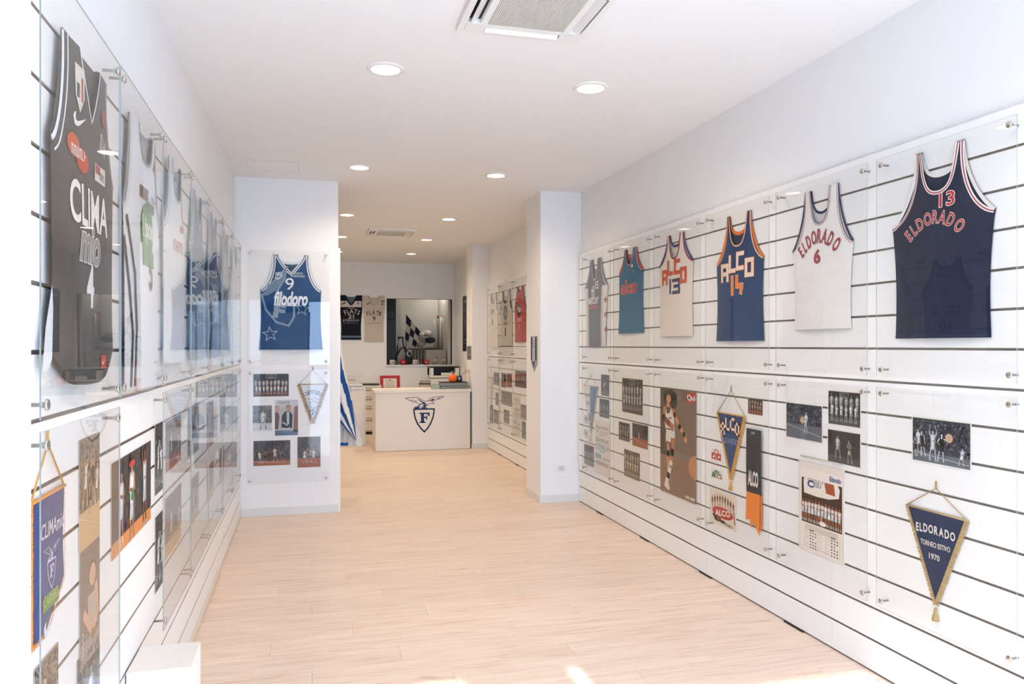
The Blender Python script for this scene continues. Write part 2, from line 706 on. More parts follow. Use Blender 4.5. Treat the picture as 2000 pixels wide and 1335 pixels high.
def board_mesh(l, z0, z1):
    k = (round(l, 3), round(z0, 4), round(z1, 4))
    if k not in BOARD:
        t, c = 0.014, 0.0015
        prof = [(0, z0), (-(t - c), z0), (-t, z0 + c), (-t, z1 - c), (-(t - c), z1), (0, z1)]
        n = len(prof)
        vs = [(0, p[0], p[1]) for p in prof] + [(l, p[0], p[1]) for p in prof]
        fs = [(i, (i + 1) % n, n + (i + 1) % n, n + i) for i in range(n)]
        mb = MB().add(vs, fs[1:4] + [tuple(range(n))[::-1], tuple(range(n, 2 * n))], 0)
        mb.add(vs, [fs[0], fs[4], fs[5]], 1)
        BOARD[k] = mb.mesh('board', M_LAM, M_CORE)
    return BOARD[k]


def slatwall(pl, cuts, parent, lift=0.0):
    """cuts: list of u positions (ascending, along the viewer's right)"""
    GAP = 0.010
    u0, u1 = cuts[0], cuts[-1]
    bk = MB().box(u0, u1, 0.0, 0.008, 0.0, 2.4).build('slat_backing', M_GROOVE, parent)
    bk.location = pl.world(0, 0, -0.014)
    bk.rotation_euler = (0, 0, pl.rz)
    for a, b in zip(cuts[:-1], cuts[1:]):
        for k in range(16):
            z0 = 0.15 * k + (GAP / 2 if k else 0.008 + lift)
            z1 = 0.15 * (k + 1) - (GAP / 2 if k < 15 else 0)
            l = b - a - 0.0012
            obj('board', board_mesh(l, z0 - 0.15 * k, z1 - 0.15 * k), parent, pl.world(a + 0.0006, 0.15 * k, -0.014), pl.rz)


# right wall: front run (u = -Y)
slatwall(PR, [-6.955, -5.70, -4.484, -3.247, -2.01, -0.78], wall_right)
slatwall(PR, [-10.895, -9.90, -8.68, -7.46], wall_right)
# left wall (u ~ Y)
slatwall(PL, [1.72, 2.91, 4.13, 5.35, 6.57, 7.058], wall_left)
# loose light strip along the foot of the left slat wall and a taped patch
o = boxo('floor_strip', (0, 1.75, -0.014, 0.0, 0.0, 0.035), plain('#dccdbd'), wall_left, 0.003)
o.location = PL.world(3.55, 0, 0.0); o.rotation_euler = (0, 0, PL.rz)
o = boxo('tape_patch', (0, 0.05, -0.002, 0.0, 0.10, 0.21), plain('#e9e4dc'), wall_left)
o.location = PL.world(5.62, 0, 0.0); o.rotation_euler = (0, 0, PL.rz)

M_BASE = mat('baseboard_paint', '#e0e0de', rough=0.45, var=(5, 0.01))
# ---- left pillar with baseboard and the end of a slat panel on its far side
pillar = struct(boxo('wall_pillar_left', (-0.66, 0.228, PIL_Y, 7.52, 0, CEIL), M_WALL))
struct(boxo('baseboard_pillar_left', (-0.612, 0.229, PIL_Y - 0.012, PIL_Y, 0, 0.075), M_BASE, None, 0.002))
boxo('slat_end_panel', (0.228, 0.246, PIL_Y + 0.002, 8.3, 0.0, 2.4), M_LAM, pillar, 0.0015)

# ---- right column with its baseboards
colm = struct(boxo('wall_column_right', (2.12, RX + 0.03, 6.96, 7.455, 0, CEIL), M_WALL))
struct(boxo('baseboard_column_front', (2.108, RX, 6.948, 6.96, 0, 0.072), M_BASE, None, 0.002))
struct(boxo('baseboard_column_side', (2.108, 2.12, 6.96, 7.455, 0, 0.072), M_BASE, None, 0.002))
# ---- second column by the counter
struct(boxo('wall_column_back', (2.272, RX + 0.03, 10.90, 11.32, 0, CEIL), M_WALL))
struct(boxo('baseboard_column_back', (2.262, RX, 10.89, 10.90, 0, 0.072), M_BASE, None, 0.002))

# ---- back wall with the serving hatch, store room behind
hx0, hx1, hz0, hz1 = 1.293, 2.487, 1.16, 2.36
wb = MB()
Y0, Y1 = BACK_Y, BACK_Y + 0.13
wb.box(-0.66, hx0, Y0, Y1, 0, CEIL).box(hx1, RX + 0.03, Y0, Y1, 0, CEIL)
wb.box(hx0, hx1, Y0, Y1, 0, hz0).box(hx0, hx1, Y0, Y1, hz1, CEIL)
wall_back = struct(wb.build('wall_back', M_WALL))
fr = MB()
fr.box(hx0 - 0.012, hx0, Y0 - 0.008, Y1, hz0 - 0.01, hz1 + 0.012).box(hx1, hx1 + 0.012, Y0 - 0.008, Y1, hz0 - 0.01, hz1 + 0.012)
fr.box(hx0, hx1, Y0 - 0.008, Y1, hz1, hz1 + 0.012)
fr.build('hatch_frame', M_WHITEP, wall_back)
boxo('hatch_sill', (hx0 - 0.012, hx1 + 0.012, Y0 - 0.02, Y1 + 0.35, hz0 - 0.025, hz0), M_WHITEP, wall_back, 0.002)
sr = MB()
sr.box(0.9, 1.0, Y1, 15.4, 0, CEIL).box(2.44, 2.66, Y1, 15.4, 0, CEIL).box(0.9, 2.66, 15.1, 15.4, 0, CEIL)
sr.box(1.0, 1.68, 14.86, 15.1, 0, CEIL)
wall_store = struct(sr.build('wall_store_room', plain('#d8d3ca', 0.8)))

# ---- front: jamb beside the camera, side bay, shopfront behind the camera
struct(boxo('wall_jamb_left', (-1.75, -0.543, 1.15, 1.706, 0, CEIL), mat('dimmed_jamb_paint', '#d3d7dc', rough=0.8, spec=0.2, bump=(120, 0.05), var=(3, 0.012))))  # grey tone and forward depth set to tame daylight on the jamb
struct(boxo('wall_bay_left', (-1.30, -1.20, FRONT_Y - 0.05, 1.6, 0, CEIL), M_WALL))
wf = MB()
A0, A1 = FRONT_Y - 0.1, FRONT_Y
wf.box(-1.75, 2.66, A0, A1, 2.36, CEIL)
wf.box(-1.75, -0.08, A0, A1, 2.15, 2.36).box(0.66, 1.15, A0, A1, 2.15, 2.36).box(1.21, 2.66, A0, A1, 2.15, 2.36)  # unseen opening heads and slit shaped to cast the sun patches on the floor
wf.box(-1.75, -0.08, A0, A1, 0, 2.36).box(2.52, 2.66, A0, A1, 0, 2.36)  # left side closed off to dim daylight on the jamb
wall_front = struct(wf.build('wall_front', M_WALL))
M_FRAME = mat('dark_shopfront_metal', '#4a4c50', rough=0.4, metal=0.6, var=(12, 0.05))
sf = MB()
for x in (-0.08, 0.66, 2.49):
    sf.box(x, x + 0.03, A0 + 0.02, A1 - 0.02, 0, 2.15)
sf.box(0.66, 2.52, A0 + 0.02, A1 - 0.02, 0, 0.08)
win = struct(sf.build('window_1', M_FRAME))
for (a, b) in ((0.69, 2.49),):
    o = MB().box(a, b, A0 + 0.045, A0 + 0.053, 0.08, 2.15).build('pane', M_ACRYL, win)
# street outside the shop: pavement, road, houses set apart so open sky lights the pillar
st = MB().box(-30, 30, -40, FRONT_Y - 0.1, -0.3, -0.06)
struct(st.build('ground_street', mat('street_paving', '#c4c4c4', rough=0.9, var=(3, 0.12), bump=(40, 0.2))))
for nm, hx in (('left', -15.5), ('right', 15.5)):
    hs = empty('street_house', (hx, -20.0, -0.06))
    tag(hs, 'house on the %s of the gap opened for skylight, seen only as a reflection' % nm, 'building', 'houses across the street')
    MB().box(-11, 11, -4, 0, 0, 7.2).build('wall', plain('#b4c0cc', 0.85), hs)
    MB().box(-11.3, 11.3, -4.3, 0.4, 7.2, 7.5).build('roof', plain('#8a5a48', 0.8), hs)
    wm = MB().box(-0.5, 0.5, 0.0, 0.05, 0, 1.6).mesh('shutter', plain('#4b5a55', 0.6))
    for zz in (0.9, 4.2):
        for k in range(7):
            obj('shutter', wm, hs, (-9.6 + 3.2 * k, 0, zz))

# ================================================================== ACRYLIC PANELS
PW, PH = 0.70, 0.975
SH_OFF, SH_T = 0.036, 0.003


def sheet_mesh(w, h):
    b = MB()
    x0, x1, y0, y1, z0, z1 = -w / 2, w / 2, -(SH_OFF + SH_T), -SH_OFF, 0, h
    vs = [(x0, y0, z0), (x1, y0, z0), (x1, y1, z0), (x0, y1, z0), (x0, y0, z1), (x1, y0, z1), (x1, y1, z1), (x0, y1, z1)]
    b.add(vs, [(0, 1, 5, 4), (2, 3, 7, 6)], 0)
    b.add(vs, [(0, 3, 2, 1), (4, 5, 6, 7), (1, 2, 6, 5), (3, 0, 4, 7)], 1)
    return b.mesh('sheet', M_ACRYL, M_EDGE)


SHEETS = {}
_so = MB()
_so.lathe([(0.0, 0.0), (0.0045, 0.0), (0.0045, SH_OFF - 0.006), (0.0065, SH_OFF - 0.005), (0.0065, SH_OFF)], '-y', n=12)
_so.lathe([(0.0115, SH_OFF + SH_T), (0.0125, SH_OFF + SH_T + 0.001), (0.0125, SH_OFF + SH_T + 0.004), (0.011, SH_OFF + SH_T + 0.0055), (0.0, SH_OFF + SH_T + 0.006)], '-y', n=16)
STANDOFF = _so.mesh('standoff', M_STEEL)


def panel(pl, u0, u1, z0, z1, label, group, tilt=0.0, inset=0.03):
    w, h = u1 - u0, z1 - z0
    k = (round(w, 3), round(h, 3))
    if k not in SHEETS:
        SHEETS[k] = sheet_mesh(w, h)
    r = empty('acrylic_panel', pl.world((u0 + u1) / 2, z0, 0.0015 + abs(tilt) * w / 2), pl.rz + tilt)
    tag(r, label, 'display panel', group)
    obj('sheet', SHEETS[k], r)
    for sx in (-1, 1):
        for zz in (inset, h - inset):
            obj('standoff', STANDOFF, r, (sx * (w / 2 - inset), 0, zz))
    return r


# ================================================================== JERSEYS
def bez(p0, p1, p2, p3, n):
    out = []
    for i in range(n + 1):
        t = i / n
        a, b, c, d = (1 - t) ** 3, 3 * t * (1 - t) ** 2, 3 * t * t * (1 - t), t ** 3
        out.append((a * p0[0] + b * p1[0] + c * p2[0] + d * p3[0], a * p0[1] + b * p1[1] + c * p2[1] + d * p3[1]))
    return out


def interp(curve, z):
    """x on a curve that rises in z"""
    if z <= curve[0][1]:
        return curve[0][0]
    for (xa, za), (xb, zb) in zip(curve[:-1], curve[1:]):
        if za <= z <= zb:
            t = (z - za) / (zb - za) if zb > za else 0
            return xa + (xb - xa) * t
    return curve[-1][0]


class Jersey:
    """sleeveless shirt hung flat; local x to the right, z up from the hem, front faces -y"""
    def __init__(self, pl, off, name, label, group, H, wh, wp, pit, so, si, nz, bn, u0, z0, kind='U', hemcurve=0.0, back_shift=0.008, arm=0.62, backarm=0.40):
        self.pl, self.off, self.u0, self.z0 = pl, off, u0, z0
        self.H, self.wh, self.wp, self.pit, self.so, self.si, self.nz, self.bn = H, wh, wp, pit, so, si, nz, bn
        self.hemc = hemcurve
        self.root = empty(name, pl.world(u0, z0, off), pl.rz)
        tag(self.root, label, 'jersey', group)
        n = 14
        self.armc = bez((wp, pit), (wp - arm * (wp - so), pit + 0.02), (so - 0.012, pit + 0.45 * (H - pit)), (so, H), n)
        if kind == 'U':
            self.neckc = bez((0, nz), (si * 0.72, nz), (si * 0.80, nz + 0.35 * (H - nz)), (si, H), n)
        else:
            self.neckc = bez((0, nz), (si * 0.45, nz + 0.36 * (H - nz)), (si * 0.85, nz + 0.72 * (H - nz)), (si, H), n)
        self.backneck = bez((0, bn), (si * 0.7, bn), (si * 0.9, bn + 0.4 * (H - bn)), (si, H), n)
        bs = back_shift
        self.backarm = bez((wp + 0.004, pit + 0.004), (wp - backarm * (wp - so), pit + 0.05), (so + 0.012, pit + 0.5 * (H - pit)), (so, H), n)
        self.bs = bs
        self.seed = random.random() * 10

    def loc(self, px, py):
        u, z = self.pl.pt(px, py, self.off)
        return (u - self.u0, z - self.z0)

    def box(self, x0, y0, x1, y1):
        """pixel box -> (cx, cz, w, h) in shirt coordinates"""
        a = self.loc(x0, (y0 + y1) / 2); b = self.loc(x1, (y0 + y1) / 2)
        c = self.loc((x0 + x1) / 2, y0); d = self.loc((x0 + x1) / 2, y1)
        return ((a[0] + b[0]) / 2, (c[1] + d[1]) / 2, abs(b[0] - a[0]), abs(c[1] - d[1]))

    def outer(self, z):
        if z <= self.pit:
            t = z / self.pit
            return self.wh + (self.wp - self.wh) * t - 0.012 * math.sin(PI * t)
        return interp(self.armc, z)

    def surf(self, x, z):
        o = max(self.outer(max(0, min(z, self.H))), 0.02)
        r = min(1.0, abs(x) / o)
        s = self.seed
        w = 0.0014 * math.sin(9 * x + 5 * z + s) + 0.0011 * math.sin(23 * x - 3 * z + 2 * s) + 0.0009 * math.sin(17 * z + 6 * x + s)
        return -(0.012 * (1 - r ** 3) + w * (1 - r ** 4))

    def grid(self, outer, inner, zs, yf, n=9, f0=0.0, sides=(-1, 1), lift=0.0, maxz=None):
        mb = MB()
        for sd in sides:
            vs, fs = [], []
            for z in zs:
                o, i = outer(z), inner(z)
                for k in range(n + 1):
                    t = f0 + (1 - f0) * k / n
                    x = sd * (i + (o - i) * t)
                    zz = z - (self.hemc * (x / max(self.wh, 1e-6)) ** 2 * 0 if z > 0 else 0)
                    if z < 0.2 and self.hemc:
                        zz = z + self.hemc * (abs(x) / self.wh) ** 3 * (1 - z / 0.2)
                    vs.append((x, yf(x, z) - lift, zz))
            m = n + 1
            for a in range(len(zs) - 1):
                for k in range(n):
                    q = (a * m + k, a * m + k + 1, (a + 1) * m + k + 1, (a + 1) * m + k)
                    fs.append(q if sd > 0 else q[::-1])
            mb.add(vs, fs, 0, True)
        return mb

    def rows(self, neck):
        zs = set(round(self.pit * k / 14, 4) for k in range(15))
        for c in (self.armc, neck):
            for (_, z) in c:
                zs.add(round(z, 4))
        zs = sorted(zs)
        out = [zs[0]]
        for z in zs[1:]:
            if z - out[-1] > 0.0015:
                out.append(z)
        out[-1] = self.H
        return out

    def body(self, col, backcol=None, side=None):
        nk = lambda z: interp(self.neckc, z) if z > self.nz else 0.0
        bk = lambda z: interp(self.backneck, z) if z > self.bn else 0.0
        f = self.grid(self.outer, nk, self.rows(self.neckc), self.surf).build('front_panel', cloth(col), self.root, fix=False)
        self.weld(f)
        self.front = f

        def bout(z):
            if z <= self.pit:
                return self.outer(z)
            return interp(self.backarm, z)

        def by(x, z):
            o = max(bout(max(0, z)), 0.02)
            return 0.001 + 0.004 * (1 - min(1, abs(x) / o) ** 3)
        b = self.grid(bout, bk, self.rows(self.backneck), by).build('back_panel', cloth(backcol or col), self.root, fix=False)
        self.weld(b)
        self.by = by
        # shoulder seams join front and back
        for sd in (-1, 1):
            mb = MB()
            vs = []
            m = 6
            for k in range(m + 1):
                x = sd * (self.si + (self.so - self.si) * k / m)
                vs += [(x, self.surf(x, self.H), self.H), (x, -0.003, self.H + 0.003), (x, by(x, self.H), self.H)]
            fs = []
            for k in range(m):
                a = 3 * k
                fs += [(a, a + 3, a + 4, a + 1), (a + 1, a + 4, a + 5, a + 2)]
            mb.add(vs, fs, 0, True).build('shoulder_seam', cloth(col), self.root)
        if side:
            frac, scol = side
            zs = [z for z in self.rows(self.neckc) if z <= self.pit + 0.001]
            for sd in (-1, 1):
                g = self.grid(self.outer, lambda z: 0.0, zs, self.surf, n=4, f0=frac, sides=(sd,), lift=0.0012)
                g.build('side_panel', cloth(scol), self.root, fix=False)
        return self

    @staticmethod
    def weld(o):
        b = bmesh.new(); b.from_mesh(o.data)
        bmesh.ops.remove_doubles(b, verts=b.verts, dist=0.0002)
        b.to_mesh(o.data); b.free()

    def ribbon(self, pts, bands, name, yf, lift=0.0016, flip=1):
        """pts: polyline of the edge; bands [(a, b, colour)] inwards"""
        n = len(pts)
        nor = []
        for i in range(n):
            a, b = pts[max(i - 1, 0)], pts[min(i + 1, n - 1)]
            dx, dz = b[0] - a[0], b[1] - a[1]
            l = math.hypot(dx, dz) or 1
            nor.append((-dz / l * flip, dx / l * flip))
        mb = MB()
        ms = []
        for a, b, c in bands:
            ms.append(cloth(c))
            vs, fs = [], []
            for (x, z), (nx, nz) in zip(pts, nor):
                for w in (a, b):
                    X, Z = x + nx * w, z + nz * w
                    vs.append((X, yf(X, min(Z, self.H)) - lift, min(Z, self.H + 0.002)))
            for i in range(n - 1):
                fs.append((2 * i, 2 * i + 2, 2 * i + 3, 2 * i + 1))
            mb.add(vs, fs, len(ms) - 1, True)
        return mb.build(name, ms, self.root)

    def trim(self, neck=None, arm=None, back=None, hem=None):
        if neck:
            pts = [(-x, z) for x, z in self.neckc[::-1]] + list(self.neckc[1:])
            self.ribbon(pts, neck, 'neck_trim', self.surf, flip=-1)
        if arm:
            for sd in (-1, 1):
                pts = [(sd * x, z) for x, z in self.armc]
                self.ribbon(pts, arm, 'armhole_trim', self.surf, flip=1 if sd > 0 else -1)
        if back:
            pts = [(-x, z) for x, z in self.backneck[::-1]] + list(self.backneck[1:])
            self.ribbon(pts, back, 'back_neck_trim', self.by, flip=-1)
            for sd in (-1, 1):
                pts = [(sd * x, z) for x, z in self.backarm]
                self.ribbon(pts, back, 'back_armhole_trim', self.by, flip=1 if sd > 0 else -1)
        if hem:
            pts = [(self.wh * t / 8.0, 0.004) for t in range(-8, 9)]
            self.ribbon(pts, hem, 'hem_band', self.surf, flip=1)
        return self

    def art(self, name='lettering'):
        return Art(), name

    def put(self, A, name, label=None):
        o = A.build(name, self.front, 0.0026, self.surf, eps=0.0003)
        if label:
            o['label'] = label
        return o


def jersey_px(pl, off, name, label, group, BL, BR, AL, AR, SLo, SLi, SRi, SRo, N, BN=None, **kw):
    P = [pl.pt(*p, off) for p in (BL, BR, AL, AR, SLo, SLi, SRi, SRo, N)]
    bl, br, al, ar, slo, sli, sri, sro, nn = P
    u0 = (bl[0] + br[0] + al[0] + ar[0]) / 4
    z0 = (bl[1] + br[1]) / 2
    top = sum(p[1] for p in (slo, sli, sri, sro)) / 4
    H = top - z0
    bn = (pl.pt(*BN, off)[1] - z0) if BN else (nn[1] - z0) + 0.5 * (H - (nn[1] - z0))
    return Jersey(pl, off, name, label, group, H, (br[0] - bl[0]) / 2, (ar[0] - al[0]) / 2, (al[1] + ar[1]) / 2 - z0,
                  (sro[0] - slo[0]) / 2, (sri[0] - sli[0]) / 2, nn[1] - z0, bn, u0, z0, **kw)


# ================================================================== PRINTS (photographs, posters)
GREY = lambda g: '#%02x%02x%02x' % ((int(g),) * 3)


def jit(c, rnd, amt):
    c = c.lstrip('#')
    k = 1 + rnd.uniform(-amt, amt)
    return '#%02x%02x%02x' % tuple(max(0, min(255, int(int(c[i:i + 2], 16) * k))) for i in (0, 2, 4))


def dim(c, k):
    c = c.lstrip('#')
    return '#%02x%02x%02x' % tuple(max(0, min(255, int(int(c[i:i + 2], 16) * k))) for i in (0, 2, 4))


PRN = random.Random(77)


def player(A, x, z, h, skin, top, bot, shoe, layer, lean=0.0, arms=0, hair='#1c1714', legs=0.06, rnd=None):
    """one small figure of a printed picture: lit from its left, with darker folds on the right"""
    rnd = PRN
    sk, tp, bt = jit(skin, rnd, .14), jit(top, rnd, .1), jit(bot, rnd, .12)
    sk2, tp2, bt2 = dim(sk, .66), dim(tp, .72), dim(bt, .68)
    jx = [rnd.uniform(-.012, .012) for _ in range(8)]

    def q(px, pz):
        return (x + (px + lean * pz) * h, z + pz * h)
    for sd, jj in ((-1, jx[0]), (1, jx[1])):
        a, b, c = sd * legs * .7, sd * legs + jj, sd * legs * 1.15 + jj * 2
        A.poly([q(a - .036, .43), q(a + .036, .43), q(b + .026, .24), q(c + .022, .13), q(c + .018, .04), q(c - .018, .04), q(c - .028, .14), q(b - .03, .24)], sk, layer)
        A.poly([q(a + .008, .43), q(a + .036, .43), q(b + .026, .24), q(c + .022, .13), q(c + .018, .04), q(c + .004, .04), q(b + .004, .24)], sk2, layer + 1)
        A.poly([q(c - .024, .115), q(c + .022, .115), q(c + .02, .04), q(c - .02, .04)], shoe, layer + 1)
        A.poly([q(c - .03, .045), q(c + .022, .05), q(c + .05, .012), q(c + .045, 0), q(c - .034, 0)], dim(shoe, .8), layer + 2)
    A.poly([q(-.105, .36), q(-.012, .35), q(0, .42), q(.014, .35), q(.105, .36), q(.08, .53), q(-.08, .53)], bt, layer + 2)
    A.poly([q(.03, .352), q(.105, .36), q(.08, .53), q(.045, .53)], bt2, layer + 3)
    A.poly([q(-.078, .52), q(.078, .52), q(.088, .64), q(.092, .745), q(.066, .835), q(.042, .835), q(.0, .775), q(-.042, .835), q(-.066, .835), q(-.092, .745), q(-.088, .64)], tp, layer + 3)
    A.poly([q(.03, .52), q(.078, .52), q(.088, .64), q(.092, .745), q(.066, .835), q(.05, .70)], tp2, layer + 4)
    A.stroke([q(-.03 + jx[2], .63), q(.03 + jx[2], .63)], .035 * h, dim(tp, .62), layer + 4)
    A.poly([q(-.045, .835), q(0, .775), q(.045, .835), q(.026, .86), q(.026, .89), q(-.026, .89), q(-.026, .86)], sk, layer + 4)
    A.ell(*q(jx[3], .925), .044 * h, .06 * h, sk, layer + 5, 12)
    A.poly([q(jx[3] + .006, .87), q(jx[3] + .034, .89), q(jx[3] + .044, .93), q(jx[3] + .02, .975)], sk2, layer + 6)
    A.poly([q(jx[3] - .05, .92), q(jx[3] - .047, .97), q(jx[3] - .02, .996), q(jx[3] + .022, .996), q(jx[3] + .048, .965), q(jx[3] + .05, .915), q(jx[3] + .036, .95), q(jx[3] - .034, .955)], hair, layer + 6)

    def arm(pts, ly):
        (ax, az), (bx, bz), (cx, cz) = pts
        A.stroke([q(ax, az), q(bx, bz)], .046 * h, sk, ly)
        A.stroke([q(bx, bz), q(cx, cz)], .036 * h, dim(sk, .86), ly)
        A.ell(*q(cx, cz), .022 * h, .026 * h, sk, ly, 8)
    if arms == 0:
        arm([(-.098, .785), (-.132 + jx[4], .64), (-.115 + jx[5], .50)], layer + 1)
        arm([(.098, .785), (.132 + jx[6], .64), (.115 + jx[7], .50)], layer + 1)
    elif arms == 1:
        arm([(-.098, .79), (-.15, .95), (-.12 + jx[4], 1.13)], layer + 1)
        arm([(.098, .79), (.15, .94), (.10 + jx[5], 1.11)], layer + 1)
    elif arms == 2:
        arm([(.098, .79), (.22, .76), (.33, .86)], layer + 1)
        arm([(-.098, .79), (-.17, .66), (-.08, .58)], layer + 5)
    else:
        arm([(-.098, .785), (-.12, .66), (-.02, .66)], layer + 5)
        arm([(.098, .785), (.12, .66), (.02, .64)], layer + 5)


def crowd(A, x0, z0, x1, z1, n, lo, hi, layer, rnd, tint=None, s=0.008):
    for _ in range(n):
        cx, cz = rnd.uniform(x0, x1), rnd.uniform(z0, z1)
        r = s * rnd.uniform(0.6, 1.5)
        r1, r2, r3, r4 = min(r, cx - x0), min(r, x1 - cx), min(r * 1.2, cz - z0), min(r * 1.2, z1 - cz)
        g = rnd.uniform(lo, hi)
        c = GREY(g) if not tint else '#%02x%02x%02x' % tuple(max(0, min(255, int(g * t))) for t in rnd.choice(tint))
        A.poly([(cx - r1, cz), (cx, cz - r3), (cx + r2, cz), (cx, cz + r4)], c, layer)


SEP = [(1.0, 0.86, 0.74), (1.0, 0.9, 0.8)]
CLR = [(1, 0.55, 0.4), (0.5, 0.6, 1.0), (1, 0.9, 0.8), (0.9, 0.3, 0.3), (0.4, 0.6, 0.7)]


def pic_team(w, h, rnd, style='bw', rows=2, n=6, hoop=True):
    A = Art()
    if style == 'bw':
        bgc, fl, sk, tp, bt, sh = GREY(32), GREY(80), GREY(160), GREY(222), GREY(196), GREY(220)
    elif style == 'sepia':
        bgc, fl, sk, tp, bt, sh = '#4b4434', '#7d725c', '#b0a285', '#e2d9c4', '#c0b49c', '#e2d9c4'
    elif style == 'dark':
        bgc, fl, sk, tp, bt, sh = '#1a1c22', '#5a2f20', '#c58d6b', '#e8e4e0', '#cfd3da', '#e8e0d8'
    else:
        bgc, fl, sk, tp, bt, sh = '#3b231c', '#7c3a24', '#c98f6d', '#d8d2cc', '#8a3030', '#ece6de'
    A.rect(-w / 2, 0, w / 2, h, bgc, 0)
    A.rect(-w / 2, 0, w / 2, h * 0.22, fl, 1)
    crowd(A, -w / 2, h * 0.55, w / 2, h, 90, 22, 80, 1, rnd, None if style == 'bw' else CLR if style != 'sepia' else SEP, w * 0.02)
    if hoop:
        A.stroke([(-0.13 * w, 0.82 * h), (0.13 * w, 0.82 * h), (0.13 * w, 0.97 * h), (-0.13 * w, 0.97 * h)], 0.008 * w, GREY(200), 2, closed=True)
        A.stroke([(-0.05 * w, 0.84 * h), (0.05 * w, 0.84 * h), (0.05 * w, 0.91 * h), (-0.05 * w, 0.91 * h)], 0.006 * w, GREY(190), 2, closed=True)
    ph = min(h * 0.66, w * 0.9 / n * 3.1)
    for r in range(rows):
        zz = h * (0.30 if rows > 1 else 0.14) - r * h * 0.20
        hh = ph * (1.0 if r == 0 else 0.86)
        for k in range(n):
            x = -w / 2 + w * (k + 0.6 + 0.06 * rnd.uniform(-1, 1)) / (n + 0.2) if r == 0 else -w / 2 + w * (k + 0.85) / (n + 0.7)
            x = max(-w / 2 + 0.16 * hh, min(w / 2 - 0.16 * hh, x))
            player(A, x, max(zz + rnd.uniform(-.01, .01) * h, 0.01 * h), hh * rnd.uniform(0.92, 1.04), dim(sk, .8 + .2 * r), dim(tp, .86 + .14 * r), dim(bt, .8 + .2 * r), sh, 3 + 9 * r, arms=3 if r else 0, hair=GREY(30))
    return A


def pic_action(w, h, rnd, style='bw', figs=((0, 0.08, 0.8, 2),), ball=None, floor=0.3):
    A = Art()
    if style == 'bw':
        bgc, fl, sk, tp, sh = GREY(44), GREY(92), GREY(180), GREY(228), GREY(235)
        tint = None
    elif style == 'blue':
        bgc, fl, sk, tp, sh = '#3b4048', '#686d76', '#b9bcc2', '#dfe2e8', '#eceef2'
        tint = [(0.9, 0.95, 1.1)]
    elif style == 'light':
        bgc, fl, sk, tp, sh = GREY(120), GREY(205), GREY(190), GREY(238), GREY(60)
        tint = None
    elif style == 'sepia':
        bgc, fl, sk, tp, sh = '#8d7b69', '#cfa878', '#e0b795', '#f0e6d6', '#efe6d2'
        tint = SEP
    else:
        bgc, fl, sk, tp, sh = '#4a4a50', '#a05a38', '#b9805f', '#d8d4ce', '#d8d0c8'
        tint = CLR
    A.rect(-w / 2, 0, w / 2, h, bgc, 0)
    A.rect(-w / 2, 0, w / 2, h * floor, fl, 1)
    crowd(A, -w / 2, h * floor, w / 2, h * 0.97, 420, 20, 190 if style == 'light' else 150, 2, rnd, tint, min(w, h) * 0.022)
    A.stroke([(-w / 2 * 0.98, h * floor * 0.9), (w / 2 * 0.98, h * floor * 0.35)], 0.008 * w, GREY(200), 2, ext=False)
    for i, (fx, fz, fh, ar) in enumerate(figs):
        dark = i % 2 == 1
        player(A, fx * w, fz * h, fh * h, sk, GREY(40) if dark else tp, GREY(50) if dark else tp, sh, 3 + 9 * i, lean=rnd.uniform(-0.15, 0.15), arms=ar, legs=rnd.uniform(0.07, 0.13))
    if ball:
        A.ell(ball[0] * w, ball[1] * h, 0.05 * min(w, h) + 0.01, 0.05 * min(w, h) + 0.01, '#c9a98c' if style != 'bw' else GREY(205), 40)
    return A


def clip(A, w, h):
    """keep the print on its sheet"""
    for i, (pts, fs, c, ly) in enumerate(A.polys):
        A.polys[i] = ([(max(-w / 2, min(w / 2, x)), max(0.0, min(h, z))) for x, z in pts], fs, c, ly)
    return A


def sheet_px(pl, off, TL, BR, name, label, cat, group, art=None, border=0.0, paper=None, tilt=0.0):
    a, b = pl.pt(*TL, off), pl.pt(*BR, off)
    w, h = b[0] - a[0], a[1] - b[1]
    return sheet_at(pl, off, (a[0] + b[0]) / 2, b[1], w, h, name, label, cat, group, art, border, paper, tilt)


def sheet_at(pl, off, uc, z0, w, h, name, label, cat, group, art=None, border=0.0, paper=None, tilt=0.0):
    o = MB().box(-w / 2, w / 2, -0.0008, 0.0, 0, h).build(name, paper or M_PAPER)
    o.location = pl.world(uc, z0, off)
    o.rotation_euler = (0, tilt, pl.rz)
    tag(o, label, cat, group)
    if art:
        iw, ih = w - 2 * border, h - 2 * border
        A = art(iw, ih)
        clip(A, iw, ih)
        p = A.build('print', o, 0.0010, eps=0.00006)
        p.location = (0, 0, border)
    return o


